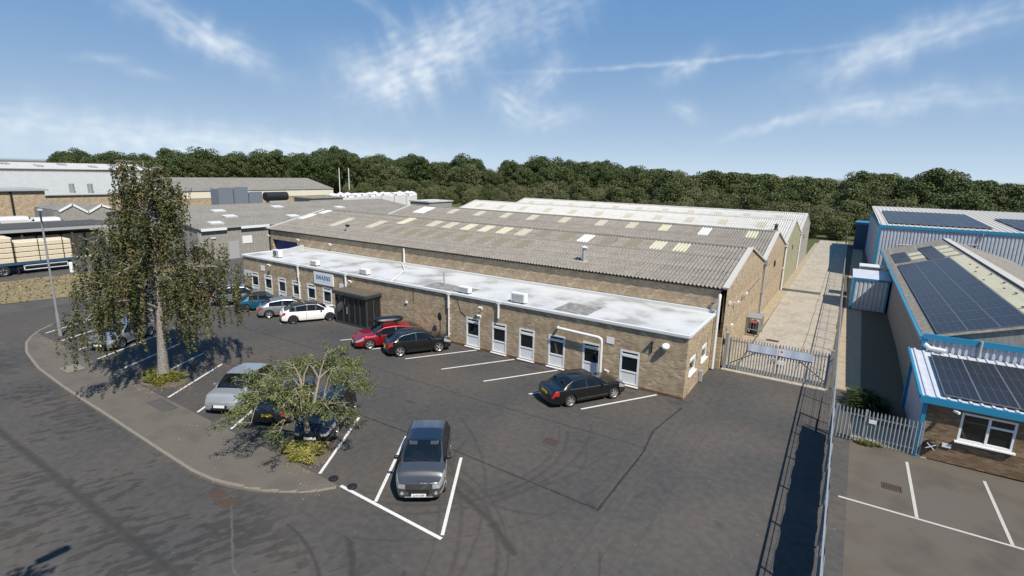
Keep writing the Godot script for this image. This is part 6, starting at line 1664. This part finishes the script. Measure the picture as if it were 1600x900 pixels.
	for k in 5: pm(cn, "post", bxm(Vector3(-0.2, 1.75, -0.6 - k * 4.2), Vector3(0.18, 3.5, 0.18)), M.iron)
	pm(cn, "rear_wall", bxm(Vector3(-9.8, 1.8, -9), Vector3(0.2, 3.6, 18)), M.clad_grey)
	var lay := ["bottom", "second", "third", "fourth", "top"]; var ordn := ["first", "second", "third", "fourth", "fifth", "sixth", "seventh", "eighth", "ninth", "tenth", "eleventh", "twelfth", "thirteenth"]
	for k in 8:
		for y in 3: lone("stored_timber", bxm(Vector3(0, 0.45, 0), Vector3(2.6, 0.9, 1.9)), M.timber, "%s timber pack in the %s stack from the left under the dark flat roof" % [["bottom", "middle", "top"][y], ordn[k]], "timber pack", Vector3(-69.5, y * 0.93, 15.0 - k * 2.15), "timber packs in the open store")
	for k in 4:
		var wp := MB.new(); wp.cbox(Vector3(0, 0.9, 0), Vector3(2.4, 1.8, 3.4), 0.3)
		lone("wrapped_stack", wp, M.wrap, ["white wrapped stack nearest the lamp post top", "second white wrapped stack behind the timber store", "third white wrapped stack behind the timber store", "white wrapped stack beside the twin gabled store"][k], "wrapped stack", Vector3(-80.0 + (k % 2) * 0.8, 2.6 - 0.2 * k, 10.5 - k * 3.1))
		lone("stack_base", bxm(Vector3(0, 1.3 - 0.1 * k, 0), Vector3(2.4, 2.6 - 0.2 * k, 3.0)), M.timber, ["timber stack under the leftmost white wrapped pack", "timber stack under the second white wrapped pack", "timber stack under the third white wrapped pack", "timber stack under the rightmost white wrapped pack"][k], "timber pack", Vector3(-80.0 + (k % 2) * 0.8, 0, 10.5 - k * 3.1))
	# row of white bagged bales on the far side
	for k in 13:
		var bg := MB.new(); bg.cbox(Vector3(0, 2.9, 0), Vector3(2.2, 5.8 + 0.3 * sin(k * 2.1), 1.9), 0.35)
		bg.lathe(Vector3(0, 5.75, 0), [Vector2(0.95, 0.0), Vector2(0.7, 0.25), Vector2(0.002, 0.42 + 0.15 * sin(k * 1.3))], 8)
		lone("white_bale", bg, M.wrap, "%s white wrapped bale from the left in the row before the wood" % ordn[k], "bale", Vector3(-76 + 0.3 * sin(k * 3.0), 0, -40.0 - k * 1.75), "row of white wrapped bales")
	# timber trailer
	var t := thing("timber_trailer", "blue flatbed trailer standing behind the dry verge", "trailer", Vector3(-61.5, 0, 4.6))
	pm(t, "deck", bxm(Vector3(0, 1.08, 6.8), Vector3(2.5, 0.2, 13.6)), plain(Color(0.015, 0.07, 0.14), 0.6))
	var ch := MB.new()
	for x in [-0.5, 0.5]: ch.box(Vector3(x, 0.8, 6.8), Vector3(0.16, 0.36, 13.2))
	pm(t, "chassis", ch, M.black)
	var gd := MB.new()
	for y in [0.45, 0.85]: gd.box(Vector3(1.22, y, 2.4), Vector3(0.05, 0.07, 3.4))
	for z in [0.72, 4.08]: gd.box(Vector3(1.22, 0.65, z), Vector3(0.05, 0.47, 0.08))
	pm(t, "side_guard", gd, M.pipe)
	var wm := wheel_meshes(0.5, 0.32, 6)
	for z in [5.6, 6.9, 8.2]:
		for sd in [1.0, -1.0]:
			var wh := part(t, "wheel", wm[0], M.rubber); wh.position = Vector3(sd * 1.08, 0.5, z); wh.rotation.y = PI / 2 * sd
			part(wh, "rim", wm[1], M.alloy_dark); part(wh, "hub_disc", wm[2], M.pipe_grey)
	pm(t, "leg", bxm(Vector3(1.0, 0.55, 4.5), Vector3(0.14, 1.1, 0.14)), M.black)
	var ld := 0
	for col in 3:
		for y in 5:
			if col == 0 and y == 4: continue
			var pk := MB.new(); pk.cbox(Vector3(0, 0.23, 0), Vector3(2.36, 0.44, 4.3), 0.04)
			lone("timber_pack", pk, M.timber, "cream timber pack, %s layer of the %s stack on the blue trailer" % [lay[y], ["right hand", "middle", "left hand"][col]], "timber pack", Vector3(-61.5, 1.19 + y * 0.49, 6.95 + col * 4.42), "timber packs on the trailer")
	for k in 7:
		var sp := MB.new(); sp.box(Vector3(1.24, 2.35, 0), Vector3(0.02, 2.3, 0.06)); pm(t, "strap", sp, M.black).position = Vector3(0, 0, 0.9 + k * 1.9)
	var bl := MB.new(); bl.tube([Vector3(0, 0, 0), Vector3(0, 0.9, 0)], [0.16, 0.16], 10); bl.lathe(Vector3(0, 0.9, 0), [Vector2(0.16, 0), Vector2(0.1, 0.1), Vector2(0.002, 0.13)], 10)
	lone("bollard", bl, M.upvc, "white bollard beside the end of the blue trailer", "bollard", Vector3(-58.6, 0, 5.6))

# ---------------------------------------------------------------- street furniture and small things
func street_lamp(at: Vector3, label: String, arm: Vector3) -> void:
	var t := thing("street_lamp", label, "street lamp", at, 0.0, "street lamps")
	var p := MB.new(); p.tube([Vector3(0, 0, 0), Vector3(0, 1.5, 0)], [0.095, 0.095], 10); p.tube([Vector3(0, 1.5, 0), Vector3(0, 1.62, 0), Vector3(0, 7.8, 0)], [0.095, 0.065, 0.05], 10)
	pm(t, "post", p, M.galv)
	var b := MB.new(); b.tube([Vector3(0, 7.7, 0), arm * 0.3 + Vector3(0, 7.85, 0)], [0.035, 0.03], 6); pm(t, "bracket", b, M.galv)
	var h := MB.new(); var bs := Basis.looking_at(arm, Vector3.UP)
	h.cbox(arm * 0.5 + Vector3(0, 7.87, 0), Vector3(0.28, 0.13, 0.75), 0.04, bs); pm(t, "lantern", h, M.pipe_grey)
	var l := MB.new(); l.box(arm * 0.55 + Vector3(0, 7.79, 0), Vector3(0.2, 0.03, 0.5), bs); pm(t, "lens", l, M.upvc)

func grate(called: String, label: String, at: Vector3, w: float, d: float, bars: int, m: Material, turn := 0.0) -> void:
	var t := thing(called, label, "drain cover", at, turn)
	var f := MB.new()
	for x in [-w / 2 + 0.02, w / 2 - 0.02]: f.box(Vector3(x, 0.008, 0), Vector3(0.04, 0.02, d))
	for z in [-d / 2 + 0.02, d / 2 - 0.02]: f.box(Vector3(0, 0.0082, z), Vector3(w - 0.08, 0.02, 0.04))
	pm(t, "frame", f, m)
	if bars == 0: pm(t, "plate", bxm(Vector3(0, 0.005, 0), Vector3(w - 0.09, 0.015, d - 0.09)), m)
	for k in bars: pm(t, "bar", bxm(Vector3(-w / 2 + 0.06 + (w - 0.12) * (k + 0.5) / bars, 0.006, 0), Vector3((w - 0.12) / bars * 0.6, 0.014, d - 0.08)), m)
	if bars > 0: pm(t, "pit", bxm(Vector3(0, 0.001, 0), Vector3(w - 0.06, 0.003, d - 0.06)), M.black)

func small_things() -> void:
	street_lamp(Vector3(-34.67, 0.05, 13.85), "tall grey street lamp on the pavement corner left of the birch", Vector3(0.97, 0, 0.24))
	street_lamp(Vector3(-6.0, 0.0, 24.3), "grey street lamp across the road, only its shadow in view", Vector3(0, 0, -1))
	roadside_tree(Vector3(-4.3, 0, 25.4))
	grate("drain_grate", "left of two rusty drain grates in the road by the kerb bend", Vector3(-10.7, -0.008, 17.02), 0.5, 0.5, 7, M.iron)
	grate("drain_grate", "right of two rusty drain grates in the road by the kerb bend", Vector3(-9.98, -0.008, 17.08), 0.5, 0.5, 7, M.iron)
	grate("inspection_cover", "rusty iron cover in the middle of the car park", Vector3(-3.3, 0.0, 7.4), 0.62, 0.5, 5, M.iron)
	grate("inspection_cover", "pale square cover set in the pavement below the lamp", Vector3(-27.7, 0.062, 15.5), 1.1, 0.8, 0, M.kerb)
	grate("inspection_cover", "dark oblong patch cover in the pavement near the birch", Vector3(-19.3, 0.035, 14.9), 1.6, 0.6, 0, M.tarmac)
	grate("drain_grate", "rusty grate in the neighbour's forecourt", Vector3(8.35, 0.0, 3.1), 0.6, 0.45, 8, M.iron)
	grate("drain_grate", "small grate in the concrete side yard", Vector3(2.3, 0.03, -13.4), 0.75, 0.4, 6, M.iron)
	for a in [[-8.27, 14.25, "left of two round black covers at the bay corner"], [-7.35, 14.2, "right of two round black covers at the bay corner"]]:
		var c := MB.new(); c.lathe(Vector3.ZERO, [Vector2(0.17, 0.0), Vector2(0.17, 0.05), Vector2(0.12, 0.07), Vector2(0.002, 0.07)], 14)
		lone("stop_cock_cover", c, M.black, a[2], "drain cover", Vector3(a[0], 0.012, a[1]))
	# charging post lollipop by the black crossover
	var sp := thing("bay_marker", "short post with oval black head by the office wall", "sign", Vector3(-15.3, 0, 0.35))
	var pp := MB.new(); pp.tube([Vector3(0, 0, 0), Vector3(0, 1.5, 0)], [0.03, 0.03], 8); pm(sp, "post", pp, M.black)
	var hd := MB.new(); hd.lathe(Vector3(0, 1.72, 0.03), [Vector2(0.22, -0.03), Vector2(0.24, 0.0), Vector2(0.22, 0.03), Vector2(0.002, 0.045)], 14, Basis(Vector3.RIGHT, PI / 2).scaled(Vector3(0.7, 1.2, 1))); pm(sp, "head", hd, M.black)
	ground_tuft(Vector3(-22.8, 0, 13.35), "green and straw grass clump round the birch trunk", 1.6, 0.85, 0.42, [Color(0.13, 0.16, 0.02), Color(0.2, 0.19, 0.035), Color(0.3, 0.24, 0.09), Color(0.1, 0.13, 0.018)], 2600, 61)
	ground_tuft(Vector3(-10.65, 0, 13.75), "yellow green leafy clump round the small tree's trunk", 1.05, 0.75, 0.5, [Color(0.26, 0.25, 0.05), Color(0.33, 0.28, 0.1), Color(0.18, 0.2, 0.035), Color(0.36, 0.3, 0.14)], 2400, 62)
	# loose stones and leaf litter on the pavement corner and round the tree pits
	var r := RandomNumberGenerator.new(); r.seed = 88
	var st := MB.new()
	for a in [[-34.0, 14.75, 1.6, 0.6, 260], [-22.3, 14.4, 1.6, 0.4, 160], [-20.6, 13.4, 0.8, 0.5, 80], [-9.9, 14.2, 0.8, 0.4, 130], [-16.0, 15.6, 6.0, 0.9, 60], [-8.4, 15.0, 0.5, 0.3, 40]]:
		for k in a[4]:
			var p := Vector3(a[0] + r.randfn() * a[2] * 0.6, 0.0, a[1] + r.randfn() * a[3] * 0.6)
			p.y = 0.02 + 0.09 * clampf((p.z - 14.4) / 2.4, 0.0, 1.0) if p.x < -8.5 else 0.012
			if p.z > 16.4: continue
			st.col = Color(0.27, 0.24, 0.2) * r.randf_range(0.5, 1.3) if r.randf() < 0.7 else Color(0.2, 0.13, 0.06) * r.randf_range(0.6, 1.3)
			var s := r.randf_range(0.01, 0.024)
			st.box(p + Vector3.UP * s * 0.3, Vector3(s * 1.6, s, s * 1.2), Basis(Vector3.UP, r.randf() * 3.0))
	var sm := plain(Color(1, 1, 1), 0.9); sm.vertex_color_use_as_albedo = true
	var so := pm(self, "loose_gravel", st, sm)
	so.set_meta("kind", "stuff"); so.set_meta("label", "loose pale gravel and dead leaves scattered on the pavement"); so.set_meta("category", "gravel")
	# poles before the wood
	for a in [[-149.0, -101.0, "left of two pale poles standing before the dark wood"], [-147.6, -104.0, "right of two pale poles standing before the dark wood"]]:
		var p := MB.new(); p.tube([Vector3.ZERO, Vector3(0, 10.7, 0)], [0.2, 0.14], 8); lone("tall_pole", p, M.pipe, a[2], "pole", Vector3(a[0], 0, a[1]), "pale poles by the wood")
	var ep := thing("power_pole", "wooden twin power pole before the scrub at right", "pole", Vector3(27.0, 0, -80.0))
	for x in [-0.35, 0.35]:
		var p := MB.new(); p.tube([Vector3(x, 0, 0), Vector3(x, 9.6, 0)], [0.17, 0.13], 8); pm(ep, "mast", p, M.iron)
	pm(ep, "cross_arm", bxm(Vector3(0, 9.1, 0), Vector3(2.2, 0.14, 0.14)), M.iron)

# ---------------------------------------------------------------- build
func _ready() -> void:
	rng.seed = 1
	view()
	materials()
	ground()
	office()
	warehouse()
	right_side()
	left_side()
	barriers()
	cars()
	birch(Vector3(-22.8, 0, 13.25))
	small_tree(Vector3(-10.95, 0, 13.3), "small spreading tree with light green leaves before the parked cars", 12, 1.0)
	woods()
	small_things()
